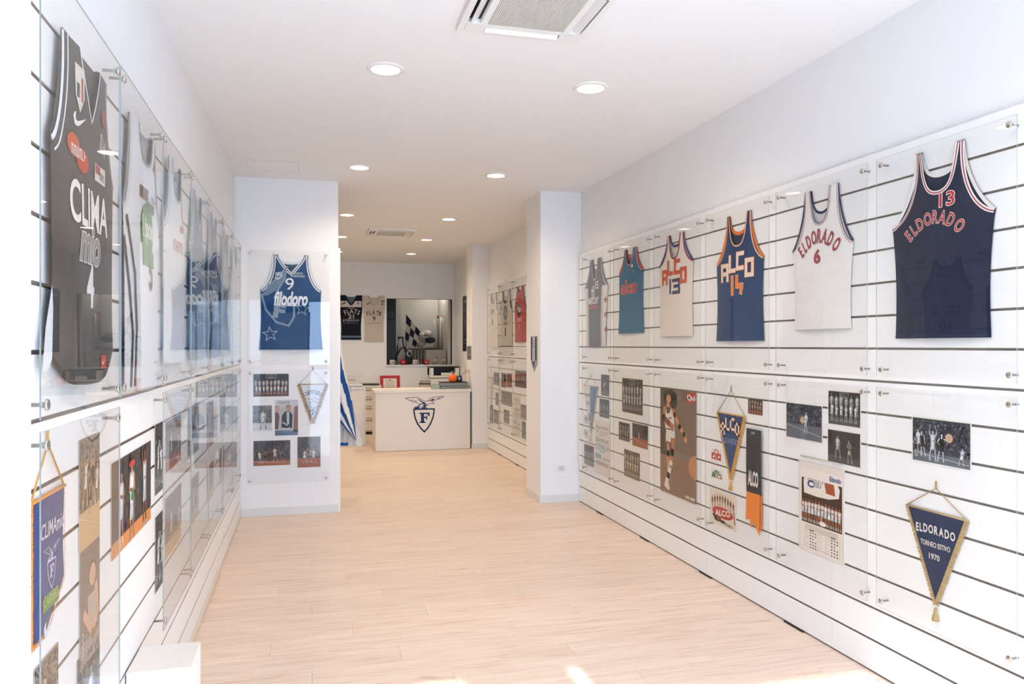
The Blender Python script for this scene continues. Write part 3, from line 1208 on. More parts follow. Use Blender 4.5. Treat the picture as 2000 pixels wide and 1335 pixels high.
# ================================================================== PENNANTS
def pennant(pl, off, uc, ztop, w, h, label, group, col, fringe, art=None, cord=0.1, fw=0.022, shape='tri', tassel=True, cordcol=None, point=0.0, split=None, name='pennant'):
    r = empty(name, pl.world(uc, ztop, off), pl.rz)
    tag(r, label, 'pennant', group)
    if shape == 'tri':
        out = [(-w / 2, 0), (0, -h), (w / 2, 0)]
    else:
        out = [(-w / 2, 0), (-w / 2, -h + point), (0, -h), (w / 2, -h + point), (w / 2, 0)]
        if shape == 'slant':
            out = [(-w / 2, 0), (-w / 2, -h), (-w * 0.05, -h), (w / 2, -h + point), (w / 2, 0)]
    # cloth as a fine strip mesh with a soft belly
    mb = MB()
    N = 16
    vs, fs = [], []

    def half(zz, sgn):
        best = 0.0
        for a, b in zip(out[:-1], out[1:]):
            if min(a[1], b[1]) - 1e-9 <= zz <= max(a[1], b[1]) + 1e-9 and abs(a[1] - b[1]) > 1e-9:
                t = (zz - a[1]) / (b[1] - a[1])
                x = a[0] + (b[0] - a[0]) * t
                if x * sgn > best * sgn or best == 0.0:
                    best = x
        return best
    zz = [-h * k / 20.0 for k in range(21)]
    for z in zz:
        xl, xr = half(z, -1), half(z, 1)
        if shape == 'slant' and z <= -h + 1e-9:
            xr = -w * 0.05
        for k in range(N + 1):
            x = xl + (xr - xl) * k / N
            vs.append((x, -0.004 - 0.0025 * math.sin(PI * k / N) - 0.0012 * math.sin(9 * z / h + 4 * x / w), z))
    for a in range(20):
        for k in range(N):
            fs.append((a * (N + 1) + k, (a + 1) * (N + 1) + k, (a + 1) * (N + 1) + k + 1, a * (N + 1) + k + 1))
    mb.add(vs, fs, 0, True).build('cloth', cloth(col), r)
    # rod
    MB().tube([(-w / 2 - 0.008, -0.005, 0), (w / 2 + 0.008, -0.005, 0)], 0.004, 8).build('rod', cloth(fringe), r)
    # fringe: row of little threads along the two edges
    fm = MB()
    rnd = random.Random(len(label))
    for a, b in zip(out[:-1], out[1:]):
        L = math.hypot(b[0] - a[0], b[1] - a[1])
        dx, dz = (b[0] - a[0]) / L, (b[1] - a[1]) / L
        nx, nz = dz, -dx
        nn = max(4, int(L / 0.004))
        for k in range(nn):
            t0, t1 = L * k / nn, L * (k + 1) / nn
            f = fw * rnd.uniform(0.75, 1.15)
            s = rnd.uniform(-0.003, 0.003)
            p0 = (a[0] + dx * t0, a[1] + dz * t0); p1 = (a[0] + dx * t1, a[1] + dz * t1)
            yy = -0.007 - rnd.uniform(0, 0.001)
            fm.add([(p0[0] - nx * fw * .35, yy, p0[1] - nz * fw * .35), (p1[0] - nx * fw * .35, yy, p1[1] - nz * fw * .35),
                    (p1[0] + nx * f * .65 + dx * s, yy + 0.003, p1[1] + nz * f * .65 + dz * s), (p0[0] + nx * f * .65 + dx * s, yy + 0.003, p0[1] + nz * f * .65 + dz * s)], [(0, 1, 2, 3)])
    fm.build('fringe', mat('fringe_' + fringe.lstrip('#'), fringe, rough=0.8, var=(300, 0.25)), r)
    if cord:
        MB().tube([(-w / 2, -0.005, 0.002), (0, -0.004, cord), (w / 2, -0.005, 0.002)], 0.0022, 6).build('cord', mat('cord_' + (cordcol or fringe).lstrip('#'), cordcol or fringe, rough=0.8, var=(200, 0.2)), r)
        MB().tube([(-0.003, -0.004, cord), (-0.002, -0.004, cord + 0.03), (0.003, -0.004, cord + 0.03), (0.003, -0.004, cord)], 0.0018, 6).build('loop', mat('cord_' + (cordcol or fringe).lstrip('#'), cordcol or fringe, rough=0.8, var=(200, 0.2)), r)
    if tassel:
        MB().lathe([(0.0, -0.008), (0.006, -0.012), (0.007, -0.022), (0.005, -0.026), (0.012, -0.045), (0.015, -0.062), (0.0, -0.06)], 'z', (0, -0.006, -h - 0.004), 10).build('tassel', mat('tassel_' + fringe.lstrip('#'), fringe, rough=0.85, var=(300, 0.3)), r)
    if art:
        A = art(w, h)
        A.build('print', r, 0.0085, eps=0.0002)
    return r

# ================================================================== RIGHT WALL: PANELS
JO = 0.006            # jerseys hang this far off the slats
SO = 0.0015           # paper lies this far off the slats
GU, GL = 'acrylic panels on the right wall, upper row', 'acrylic panels on the right wall, lower row'
R_U = []
for pxr in (1988, 1695, 1503, 1369.5, 1269, 1193.5):          # right edges of the sheets
    e = PR.pt(pxr, 400, 0.036)[0]
    R_U.append((e - 0.708, e))
R_LU = ['over the navy jersey numbered 13', 'over the white jersey with arched red lettering', 'over the royal blue jersey numbered 14',
        'over the white jersey with orange block lettering', 'over the teal blue jersey with red lettering', 'over the charcoal jersey with starred white sides']
R_LL = ['over the navy triangular pennant and a court photo', 'over the hanging calendar', 'over the black and orange scarf',
        'over the tall brown poster of a player', 'over four team photos below the teal jersey', 'over the half blue, half white pennant']
random.seed(11)
for (a, b), lu, ll in zip(R_U, R_LU, R_LL):
    panel(PR, a, b, 1.376, 2.353, 'clear acrylic panel ' + lu + ' on the right wall', GU, random.uniform(-0.004, 0.004))
    panel(PR, a, b, 0.337, 1.328, 'clear acrylic panel ' + ll + ' on the right wall', GL, random.uniform(-0.004, 0.004))
B_P = [(-9.33, -8.64), (-10.05, -9.36), (-10.77, -10.08)]
for (a, b), n1, n2 in zip(B_P, ('over the red jersey beyond the right column', 'over the white jersey with a round blue badge beyond the column', 'over the white jersey beside the counter column'),
                          ('over the newspaper page beyond the right column', 'over the two colour photos beyond the right column', 'over the pale pennant beside the counter column')):
    panel(PR, a, b, 1.372, 2.350, 'clear acrylic panel ' + n1, 'acrylic panels on the far slat wall', 0.0)
    panel(PR, a, b, 0.350, 1.338, 'clear acrylic panel ' + n2, 'acrylic panels on the far slat wall', 0.0)

# ================================================================== RIGHT WALL: JERSEYS
GJ = 'jerseys along the right wall'
WHT, CREAM = '#ece8e4', '#e9dfd6'
# --- navy, number 13
j = jersey_px(PR, JO, 'jersey', 'navy jersey numbered 13 with red and white trim, nearest on the right wall', GJ,
              (1748, 664), (1934, 655), (1745, 448), (1945, 405), (1790, 303), (1800, 298), (1868, 278), (1885, 276), (1828, 374), (1833, 338))
j.body('#101d38', '#14233f').trim(neck=[(0, .006, WHT), (.006, .011, '#b0303a'), (.011, .016, WHT)], arm=[(0, .006, WHT), (.006, .011, '#b0303a'), (.011, .016, WHT)], back=[(0, .016, WHT)], hem=[(0, .008, '#1d2c4c')])
RED, OUTL = '#c02f38', '#f0e6dc'
A = Art()
l, r_, t = j.loc(1782, 466), j.loc(1880, 447), j.loc(1832, 425)
A.arch('ELDORADO', (l[0] + r_[0]) / 2, (l[1] + r_[1]) / 2, (r_[0] - l[0]) * 1.12, 0.052, (t[1] - (l[1] + r_[1]) / 2) * 1.05, RED, 1, 0.012, (OUTL, 0.035))
j.put(A, 'lettering', 'arched red team lettering with white outline')
A = Art(); b = j.box(1840, 374, 1869, 402)
A.text('13', *b, RED, 1, 0.012, (OUTL, 0.035)); j.put(A, 'number', 'small red number with white outline')

# --- white, number 6
j = jersey_px(PR, JO, 'jersey', 'white jersey numbered 6 with arched red lettering on the right wall', GJ,
              (1551, 640), (1662, 645), (1549, 490), (1668, 472), (1571, 378), (1584, 374), (1622, 360), (1638, 358), (1600, 436), (1608, 411))
NV, RD = '#27304e', '#b03a45'
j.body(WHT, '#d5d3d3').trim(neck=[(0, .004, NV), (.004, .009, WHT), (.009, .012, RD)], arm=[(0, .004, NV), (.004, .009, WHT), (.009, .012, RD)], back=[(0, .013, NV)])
A = Art()
l, r_, t = j.loc(1570, 496), j.loc(1637, 484), j.loc(1604, 462)
A.arch('ELDORADO', (l[0] + r_[0]) / 2, (l[1] + r_[1]) / 2, (r_[0] - l[0]) * 1.14, 0.072, (t[1] - (l[1] + r_[1]) / 2) * 1.05, RD, 1, 0.02, ('#5a3448', 0.012))
j.put(A, 'lettering', 'arched red team lettering')
A = Art(); A.text('6', *j.box(1595, 487, 1607, 514.5), RD, 1, 0.02, ('#5a3448', 0.012)); j.put(A, 'number', 'red number')

# --- royal blue, number 14
LET = {'A': [[(0, 0), (0, 1), (1, 1), (1, 0)], [(0, .42), (1, .42)]], 'L': [[(0, 1), (0, 0), (1, 0)]], 'C': [[(1, 1), (0, 1), (0, 0), (1, 0)]],
       'O': [[(0, 0), (0, 1), (1, 1), (1, 0), (0, 0)]], '1': [[(.5, 0), (.5, 1)]], '3': [[(0, 1), (1, 1), (1, 0), (0, 0)], [(.25, .5), (1, .5)]],
       '4': [[(.1, 1), (.1, .42), (.9, .42)], [(.9, .42), (.75, 0)]]}


def blocks(j, items, col, w, outl, ow):
    A = Art()
    for ch, bx in items:
        cx, cz, bw, bh = j.box(*bx)
        bw -= w; bh -= w
        for line in LET[ch]:
            pts = [(cx - bw / 2 + x * bw, cz - bh / 2 + z * bh) for x, z in line]
            A.stroke(pts, w + ow, outl, 1)
            A.stroke(pts, w, col, 2)
    return A


j = jersey_px(PR, JO, 'jersey', 'royal blue jersey numbered 14 with orange trim on the right wall', GJ,
              (1398, 665), (1491, 666), (1401, 520), (1493, 499), (1419, 427), (1425, 422), (1459, 412), (1466, 412), (1440, 479), (1443, 452))
ORG = '#e8792e'
j.body('#0a3868', '#0c2c50').trim(neck=[(0, .004, ORG), (.004, .010, '#e8c9ae')], arm=[(0, .004, ORG), (.004, .010, '#e8c9ae')], back=[(0, .02, ORG)], hem=[(0, .01, '#0e3e70')])
j.put(blocks(j, [('A', (1412, 516, 1427, 551)), ('L', (1427.5, 498, 1441, 532.5)), ('C', (1442, 491, 1457, 527)), ('O', (1459, 503, 1475, 540))], '#f0e2d2', .024, ORG, .006), 'lettering', 'cream block lettering edged in orange')
j.put(blocks(j, [('1', (1430.6, 539, 1438, 576)), ('4', (1440, 536.6, 1457, 574))], '#f0812e', .026, '#f3d9c0', .006), 'number', 'orange block number')

# --- white, number 13
j = jersey_px(PR, JO, 'jersey', 'white jersey numbered 13 with orange block lettering on the right wall', GJ,
              (1288, 655), (1353, 658), (1289, 519), (1355, 508), (1303, 462), (1308, 459), (1328, 455), (1336, 452), (1318, 503), (1320, 477))
RDB, BLB = '#c8323c', '#28407e'
j.body(CREAM, '#ddd4cc').trim(neck=[(0, .006, BLB), (.006, .014, RDB)], arm=[(0, .006, BLB), (.006, .014, RDB)], back=[(0, .02, BLB)])
j.put(blocks(j, [('A', (1296, 528, 1307, 557)), ('L', (1307, 508.7, 1317.5, 537.5)), ('C', (1320, 506, 1331.5, 535)), ('O', (1332, 521, 1343, 552))], '#d9542e', .024, '#b0462c', .004), 'lettering', 'orange block lettering')
j.put(blocks(j, [('1', (1309, 545, 1316, 574)), ('3', (1316.5, 543.8, 1331.5, 573.4))], '#2b355e', .022, '#20284a', .002), 'number', 'navy block number')

# --- teal blue
j = jersey_px(PR, JO, 'jersey', 'teal blue jersey with red lowercase lettering on the right wall', GJ,
              (1207, 650), (1257, 651), (1210, 534), (1257, 526), (1221, 490), (1226, 488), (1240, 482), (1246, 480), (1231, 516))
j.body('#12688f', '#145880').trim(neck=[(0, .008, '#c0444a'), (.008, .012, '#d8b8b8')], arm=[(0, .008, '#c0444a'), (.008, .012, '#d8b8b8')], back=[(0, .022, '#b03a46')])
A = Art(); A.text('alco', *j.box(1215.5, 547, 1247, 573), '#c83a44', 1, 0.035, ('#e9c9c0', 0.02)); j.put(A, 'lettering', 'rounded red lettering')
A = Art(); x, z = j.loc(1238, 519); A.ell(x, z, .02, .014, '#d7d0cc', 1); A.glyphs(x + .02, z - .045, .03, .016, 2, '#d0b8b8', 1); j.put(A, 'badge')

# --- charcoal with starred white sides
j = jersey_px(PR, JO, 'jersey', 'charcoal jersey numbered 15 with starred white sides by the right column', GJ,
              (1145, 676), (1183, 676), (1142, 565), (1188, 555), (1151, 511), (1156, 508), (1166, 504), (1174, 503), (1161, 546))
j.body('#5c5f62', '#66686b', side=(0.60, '#dcdcdc')).trim(neck=[(0, .008, '#d8cfcd'), (.008, .012, '#b58a8a')], arm=[(0, .006, '#d8cfcd'), (.006, .010, '#b58a8a')])
A = Art(); x, z = j.loc(1162.3, 587); A.text('MERCURY', x - .005, z, .26, .062, '#eeeae6', 1, .02)
A.rect(x - .12, z - .075, x + .115, z - .045, '#a8484c', 1); j.put(A, 'lettering', 'white lettering over a red bar')
A = Art(); A.text('15', *j.box(1165, 549, 1172, 564), '#f0ece8', 1, .02); j.put(A, 'number')
A = Art(); x, z = j.loc(1161, 571)
A.ell(x, z, .045, .062, '#e6e2de', 1, 20); A.ell(x, z, .037, .053, '#5c5f62', 2, 20); A.ell(x - .003, z + .014, .02, .022, '#e6e2de', 3); A.rect(x - .012, z - .045, x + .008, z - .005, '#e6e2de', 3)
j.put(A, 'emblem', 'round white emblem')
A = Art()
for k in range(3):
    star(A, j.wp * 0.84, j.pit - .13 - .13 * k, .036, '#b04048', 2)
for xx in (.55, .66):
    for sd in (-1, 1):
        A.stroke([(sd * j.wh * xx, .01), (sd * j.wp * xx, j.pit - .01)], .007, '#b27a7a', 1, ext=False)
j.put(A, 'side_stars', 'red stars and red piping')

# ================================================================== FAR SLAT WALL JERSEYS
GF = 'jerseys on the far slat wall'
j = jersey_px(PR, JO, 'jersey', 'red jersey with a dark round badge beyond the right column', GF,
              (1005, 668), (1028, 667), (1005, 602), (1028, 596), (1009, 562), (1012, 560), (1019, 558), (1023, 557), (1016, 572))
j.body('#b01620', '#8a1a20').trim(neck=[(0, .01, '#c9aaa4')], arm=[(0, .012, '#2a2024')], back=[(0, .02, '#3a2428')])
A = Art(); x, z = j.loc(1016, 604); A.ell(x, z, .10, .085, '#22303c', 1, 18); A.text('Yoga', x, z, .17, .085, '#e6e0da', 2, .03)
A.glyphs(x + .01, z - .13, .2, .045, 7, '#e6cfc8', 2); j.put(A, 'lettering', 'white script on a dark badge')
A = Art(); A.text('7', x, z - .23, .03, .06, '#f0d8d2', 1, .02); j.put(A, 'number')
j = jersey_px(PR, JO, 'jersey', 'white jersey with a round blue badge and black trim beyond the right column', GF,
              (977, 674), (1000, 674), (978, 603), (1001, 600), (982, 570), (984, 568), (994, 566), (998, 563), (989, 589))
j.body('#d9d2ca', '#c9c2ba').trim(neck=[(0, .02, '#2a2626')], arm=[(0, .028, '#2a2626')])
A = Art(); x, z = j.loc(989, 611); A.ell(x, z, .10, .10, '#6a7480', 1, 20); A.ell(x, z, .09, .09, '#8fa0b0', 2, 20); A.text('Yoga', x, z, .16, .08, '#d8dade', 3, .04)
A.glyphs(x, z - .14, .22, .05, 7, '#a86a60', 2); j.put(A, 'lettering', 'round blue badge')
A = Art(); A.text('1', x, z - .25, .04, .11, '#3a3030', 1, .04); j.put(A, 'number')
j = jersey_px(PR, JO, 'jersey', 'white jersey with thin grey trim beside the counter column', GF,
              (956, 679), (973, 679), (956, 607), (972, 605), (958, 574), (960, 573), (967, 571), (970, 569), (963, 592))
j.body('#e2dcd4', '#d5cec6').trim(neck=[(0, .014, '#8a8078')], arm=[(0, .016, '#7a7068')])
A = Art(); x, z = j.loc(963.5, 608); A.glyphs(x, z, .2, .07, 4, '#6a645e', 1); j.put(A, 'lettering')
A = Art(); x, z = j.loc(964, 630); A.text('9', x, z, .06, .1, '#5a544e', 1, .03); j.put(A, 'number')

# ================================================================== RIGHT WALL: PHOTOS, PENNANTS, POSTERS
GP = 'photographs along the right wall'
rn = random.Random(3)


def ph(TL, BR, label, art, border=0.006, name='photograph', cat='photo', pl=PR, group=GP, off=SO, paper=None):
    return sheet_px(pl, off, TL, BR, name, label, cat, group, art, border, paper)


# column 6
ph((1781, 811), (1898, 921), 'wide bluish grey photo of players under a thrown ball, above the navy pennant',
   lambda w, h: pic_action(w, h, rn, 'blue', ((-.36, .2, .55, 0), (-.3, .12, .6, 0), (-.12, .05, .72, 1), (.02, .06, .66, 2), (.36, .05, .4, 0), (-.42, .1, .45, 3)), (.16, .62), .22))


def art_p6(w, h):
    A = Art()
    A.arch('ELDORADO', 0.0, -.080, w * .66, .036, .006, '#e6e0d8', 1, .03, rot=.3)
    A.text('TORNEO ESTIVO', 0.0, -.136, w * .50, .022, '#ddd6cc', 1, .02)
    A.text('1970', -.004, -.186, w * .18, .025, '#ddd6cc', 1, .02)
    return A


a, b, tip = PR.pt(1771, 989, .01), PR.pt(1887, 1013, .01), PR.pt(1825, 1180, .01)
pennant(PR, SO, (a[0] + b[0]) / 2, (a[1] + b[1]) / 2, b[0] - a[0], (a[1] + b[1]) / 2 - tip[1], 'navy triangular pennant with white lettering and gold fringe, nearest on the right wall', 'pennants on the right wall',
        '#0e2a4e', '#b79a66', art_p6, cord=.10, fw=.022)

# column 5
ph((1535, 783), (1607, 867), 'bluish photo of a single player dribbling on court', lambda w, h: pic_action(w, h, rn, 'blue', ((.06, .18, .62, 3),), (-.02, .55), .42))
ph((1617, 760), (1682, 838), 'black and white team photo under a backboard, left of the panel edge', lambda w, h: pic_team(w, h, rn, 'bw', 2, 6))


def two_runners(w, h):
    A = Art()
    A.rect(-w / 2, 0, w / 2, h, '#3a3733', 0); A.rect(-w / 2, 0, w / 2, h * .22, '#57534d', 1)
    player(A, -.17 * w, .16 * h, .72 * h, '#a8a196', '#cfc9bf', '#bcb6ac', '#d0ccc4', 3, -.04, 0, legs=.13)
    player(A, .2 * w, .06 * h, .72 * h, '#9d968a', '#7d776c', '#bcb6ac', '#d0ccc4', 13, -.06, 3, legs=.11)
    return A


ph((1616, 835), (1682, 916), 'brownish photo of two players running, below the backboard team photo', two_runners)


def calendar_art(w, h):
    A = Art()
    z0 = h * .345; z1 = h * .955
    A.rect(-w * .46, z0, w * .49, z1 - .03, '#3c2018', 1)
    A.poly([(-w * .40, h * .70), (-w * .41, h * .86), (-w * .34, h * .915), (.1 * w, h * .915), (w * .38, h * .90), (w * .44, h * .84), (w * .42, h * .74), (.2 * w, h * .70), (-.1 * w, h * .69)], '#ece4da', 2)
    A.glyphs(-.12 * w, h * .875, w * .38, .014, 14, '#7a3a28', 3, rot=-.02)
    A.text('C', -.24 * w, h * .825, .05, .038, '#2b4f86', 3, .05)
    A.glyphs(-.07 * w, h * .825, w * .2, .024, 6, '#2b4f86', 3)
    A.poly([(.13 * w, h * .76), (.34 * w, h * .755), (.31 * w, h * .885), (.09 * w, h * .885)], '#a8502c', 4)
    A.poly([(.13 * w, h * .74), (.34 * w, h * .735), (.34 * w, h * .755), (.13 * w, h * .76)], '#f0e8de', 4)
    for k in range(12):
        x = -w * .42 + w * .86 * k / 11
        hh = h * .29 * (1 - .012 * abs(k - 5))
        player(A, x, z0 + .02 * h, hh, '#b06a44', '#e6e6e4', '#d8dcdc', '#ece6de', 5 + 8 * (k % 2), arms=0 if k % 3 else 3, hair='#21110c', legs=.045)
    player(A, .03 * w, z0 + .004, h * .13, '#b06a44', '#e0e0de', '#d0d0ce', '#e8e4de', 24, arms=3, hair='#21110c')
    A.ell(.06 * w, z0 + .018, .028, .012, '#efe9e0', 36)
    A.text('Eldorado', .34 * w, h * .945, w * .26, .026, '#2b3f7c', 3, .03)
    for r in range(5):
        A.rect(-w * .38, h * .322 - r * .0062, w * .40, h * .322 - r * .0062 - .0022, '#a89e94', 1)
    for bx in (-.38, .12):
        A.rect(bx * w + w * .12, h * .255, bx * w + w * .22, h * .255 + .006, '#4a443e', 1)
        for cc in range(7):
            for rr in range(6):
                if (cc + rr * 3) % 11 == 10:
                    continue
                A.rect(bx * w + cc * w * .062, h * .225 - rr * .0155, bx * w + cc * w * .062 + (.010 if 1 < cc < 5 else .004), h * .225 - rr * .0155 + .0075, '#5a544e' if 1 < cc < 5 else '#a09890', 1)
    A.rect(-.2 * w, h * .06, .2 * w, h * .063, '#6a625a', 1)
    return A


cal = ph((1563, 911), (1646, 1103), 'cream wall calendar with a brown team picture, hanging on the right wall', calendar_art, 0.0, 'calendar', 'calendar', group=None, off=.004, paper=plain('#ece2d8', .6))
MB().box(-.178, .178, -.004, 0.0, .0, .46).build('page_block', plain('#e4dad0', .6), cal).location = (0, .0035, .004)
MB().tube([(-.16, -.003, .49), (.165, -.003, .49)], .003, 8).build('spiral', plain('#c9beb4'), cal)

# column 4
a, b, tip = PR.pt(1400, 806, .01), PR.pt(1454, 812, .01), PR.pt(1424, 935, .01)


def art_p4(w, h):
    A = Art()
    for ch, bx in (('A', (-.105, -.125)), ('L', (-.05, -.095)), ('C', (.005, -.09)), ('O', (.06, -.115))):
        for line in LET[ch]:
            pts = [(bx[0] + x * .036, bx[1] + z * .062) for x, z in line]
            A.stroke(pts, .019, '#d9783e', 1); A.stroke(pts, .014, '#f0e2d0', 2)
    A.text('PALLACANESTRO', -.012, -.165, w * .62, .036, '#7d93b4', 1, .02)
    return A


pennant(PR, SO, (a[0] + b[0]) / 2, (a[1] + b[1]) / 2, (b[0] - a[0]) * .98, (a[1] + b[1]) / 2 - tip[1], 'royal blue triangular pennant with yellow fringe, left of the scarf', 'pennants on the right wall',
        '#123e70', '#d9a03c', art_p4, cord=.15, fw=.03, cordcol='#a89878')
ph((1461, 776), (1490, 812), 'small square colour team photo above the scarf', lambda w, h: pic_team(w, h, rn, 'colour', 2, 5, False), .002)


def art_alco_team(w, h):
    A = Art()
    for k in range(9):
        t = k / 8
        x = -w * .4 + w * .8 * t
        z = h * (.46 + .12 * math.sin(PI * t))
        player(A, x, z, h * .34, '#a86a4a', '#7e4a38', '#8a5240', '#6a4030', 2 + 8 * (k % 2), arms=0, hair='#3a2018')
    A.ell(0, h * .38, w * .40, h * .165, '#c23a30', 20, 26)
    A.text('ALCO', 0, h * .38, w * .58, h * .17, '#f0e4d8', 21, .03, rot=.12)
    A.ell(-.2 * w, h * .18, .14 * w, .09 * h, '#3a2c28', 13); A.ell(-.32 * w, h * .25, .07 * w, .05 * h, '#3a2c28', 13); A.ell(-.16 * w, h * .18, .05 * w, .055 * h, '#a8343a', 22)
    A.ell(.0, h * .13, .12 * w, .05 * h, '#4a342c', 13)
    A.glyphs(.25 * w, h * .09, w * .3, .018, 6, '#4a423c', 12)
    A.stroke([(.42 * w, h * .5), (.45 * w, h * .2)], .03 * w, '#7a5040', 12)
    return A


ph((1387, 951), (1438, 1039), 'cream print of a team above a red oval badge', art_alco_team, 0.0, 'print_sheet', 'print', paper=plain('#e9dccb', .65))


def stick_red(w, h):
    A = Art(); A.rect(-w * .5, 0, -.02 * w, h * .62, '#c83030', 1); A.rect(.03 * w, 0, w * .5, h * .62, '#c83030', 1)
    A.ell(0, h * .74, .26 * w, h * .25, '#c04a48', 2); A.ell(0, h * .74, .17 * w, h * .17, '#f0e4dc', 3)
    A.poly([(-.4 * w, .1 * h), (-.2 * w, .55 * h), (-.12 * w, .2 * h)], '#f0e8e0', 4); A.poly([(.15 * w, .1 * h), (.28 * w, .5 * h), (.42 * w, .3 * h)], '#f0e8e0', 4)
    return A


def stick_green(w, h):
    A = Art()
    A.poly([(-w / 2, 0), (w / 2, 0), (w * .46, h * .4), (w * .22, h * .9), (-.1 * w, h), (-w * .4, h * .6)], '#3f7a52', 1)
    for a_ in (-.25, .05, .3):
        A.stroke([(0, .02 * h), (a_ * w, .9 * h)], .05 * w, '#e6e8e0', 2, ext=False)
    A.ell(.24 * w, .24 * h, .24 * w, .24 * h, '#c0504a', 3); A.ell(.24 * w, .24 * h, .15 * w, .15 * h, '#efe6de', 4)
    return A


ph((1390, 874), (1408.5, 900), 'small red and white sticker left of the royal blue pennant', stick_red, .001, 'sticker', 'sticker', group='stickers on the right wall')
ph((1390, 914), (1410.5, 936.5), 'small green and red sticker below the red sticker', stick_green, .001, 'sticker', 'sticker', group='stickers on the right wall')

# scarf: black ribbon folded over, orange forked end
sc = empty('scarf', PR.world(*PR.pt(1473, 838, .01), .003), PR.rz)
tag(sc, 'black scarf with an orange forked end and white lettering, on the right wall', 'scarf')
zt = PR.pt(1473, 838, .01)[1]
zb = PR.pt(1470, 962, .01)[1] - zt
ze = PR.pt(1478, 1046, .01)[1] - zt
w2 = (PR.pt(1489, 900, .01)[0] - PR.pt(1459, 900, .01)[0]) / 2


def strip(x0, x1, zs, y, ends=None, amp=.002):
    mb = MB(); vs = []; n = 6
    for i, z in enumerate(zs):
        for k in range(n + 1):
            x = x0(z) + (x1(z) - x0(z)) * k / n
            vs.append((x, y - amp * math.sin(3 * x / w2 + 9 * z) - .003, z))
    fs = [(i * (n + 1) + k, (i + 1) * (n + 1) + k, (i + 1) * (n + 1) + k + 1, i * (n + 1) + k + 1) for i in range(len(zs) - 1) for k in range(n)]
    return mb.add(vs, fs, 0, True)


strip(lambda z: -w2, lambda z: w2 * .95, [zb * k / 16 for k in range(17)], -.006).build('ribbon', cloth('#191d26'), sc)
mb = MB()
zf = PR.pt(1465, 1030, .01)[1] - zt
zn = PR.pt(1466, 1018, .01)[1] - zt
mb.add([(-w2, -.008, zb), (.75 * w2, -.008, zb), (.70 * w2, -.008, ze), (.0, -.008, (zf + zn) / 2 + .02), (-.5 * w2, -.008, zf), (-.5 * w2, -.008, zf + .05), (-1.12 * w2, -.008, zb - .17)], [(0, 1, 2, 3, 4, 5, 6)])
mb.build('front_end', cloth('#f0841e'), sc)
MB().add([(.55 * w2, -.004, zb + .01), (.98 * w2, -.004, zb + .01), (.98 * w2, -.004, zb - .19), (.72 * w2, -.004, zb - .21)], [(0, 1, 2, 3)]).build('back_end', cloth('#e27414'), sc)
A = Art(); A.text('ALCO', -.02 * w2, zb + .085, w2 * 1.35, .09, '#ece8e2', 1, .04, skew=-.02)
A.build('lettering', sc, .0135)
A = Art(); A.rect(-.02, -.028, .015, -.015, '#8a94a8', 1); A.build('care_tag', sc, .0135)

# column 3: tall poster
def art_qui(w, h):
    A = Art()
    A.rect(-w / 2, 0, w / 2, h, '#7a6455', 0)
    A.rect(-w / 2, 0, w / 2, h * .36, '#8a6c58', 1)
    A.rect(-w / 2, h * .36, -w * .12, h, '#4a3a34', 1)
    A.rect(-w * .12, h * .36, w * .5, h * .42, '#857064', 1)
    A.rect(w * .12, h * .90, w * .3, h, '#6a554a', 1)
    X, Z = -.24 * w, .10 * h

    def q(x, z):
        return (X + x * w, z * h)
    skn, wh = '#c98a5e', '#eae2d8'
    A.stroke([q(-.02, .50), q(-.03, .38), q(-.02, .24)], .085 * w, skn, 3)
    A.stroke([q(.12, .52), q(.10, .40), q(.05, .29)], .095 * w, '#b9754c', 3)
    A.stroke([q(.05, .29), q(-.02, .17), q(-.06, .12)], .085 * w, wh, 4)
    A.stroke([q(.03, .27), q(.07, .265)], .02 * w, '#3a5a7a', 5); A.stroke([q(.02, .255), q(.06, .25)], .012 * w, '#a03a3a', 5)
    A.poly([q(-.12, .10), q(0, .10), q(.02, .04), q(-.02, .03), q(-.14, .06)], '#e6e0d6', 5)
    A.poly([q(-.10, .48), q(.05, .48), q(.06, .54), q(.17, .54), q(.17, .62), q(-.08, .62)], wh, 5)
    A.rect(*q(-.10, .483), *q(.045, .495), '#a8342e', 6); A.rect(*q(-.10, .475), *q(.045, .482), '#2f4a78', 6)
    A.poly([q(-.10, .61), q(.16, .61), q(.14, .76), q(.06, .83), q(.02, .77), q(-.06, .76), q(-.09, .83), q(-.15, .74)], wh, 5)
    A.text('C', *q(.03, .70), .05, .05, '#3a4a6a', 6)
    A.stroke([q(.08, .83), q(.16, .76), q(.30, .66), q(.42, .60), q(.46, .56)], .07 * w, skn, 6)
    A.ell(*q(.47, .55), .035 * w, .025 * h, '#d9a070', 7)
    A.stroke([q(-.13, .80), q(-.15, .72), q(-.04, .68), q(.10, .645)], .085 * w, '#b8744a', 7)
    A.stroke([q(-.10, .70), q(.0, .675)], .07 * w, '#8a2a22', 8)
    A.poly([q(-.08, .82), q(.06, .83), q(.04, .90), q(-.06, .90)], skn, 6)
    A.ell(*q(-.01, .905), .07 * w, .042 * h, skn, 8)
    A.ell(*q(.03, .935), .20 * w, .06 * h, '#241a18', 7); A.ell(*q(.12, .89), .12 * w, .075 * h, '#241a18', 7); A.ell(*q(-.1, .9), .07 * w, .05 * h, '#241a18', 7)
    A.ell(w * .5, h * .32, .2 * w, .11 * h, '#c98a5e', 4, 22)
    A.rect(w * .24, h * .90, w * .5, h * .985, '#c02f33', 9); A.rect(w * .245, h * .925, w * .495, h * .945, '#e9e0da', 9)
    A.text('Qui', w * .37, h * .94, w * .21, h * .06, '#f4efe8', 10, .03)
    A.rect(w * .22, h * .02, w * .33, h * .045, '#d8ccc0', 9); A.rect(w * .35, h * .02, w * .47, h * .045, '#d8ccc0', 9)
    return A


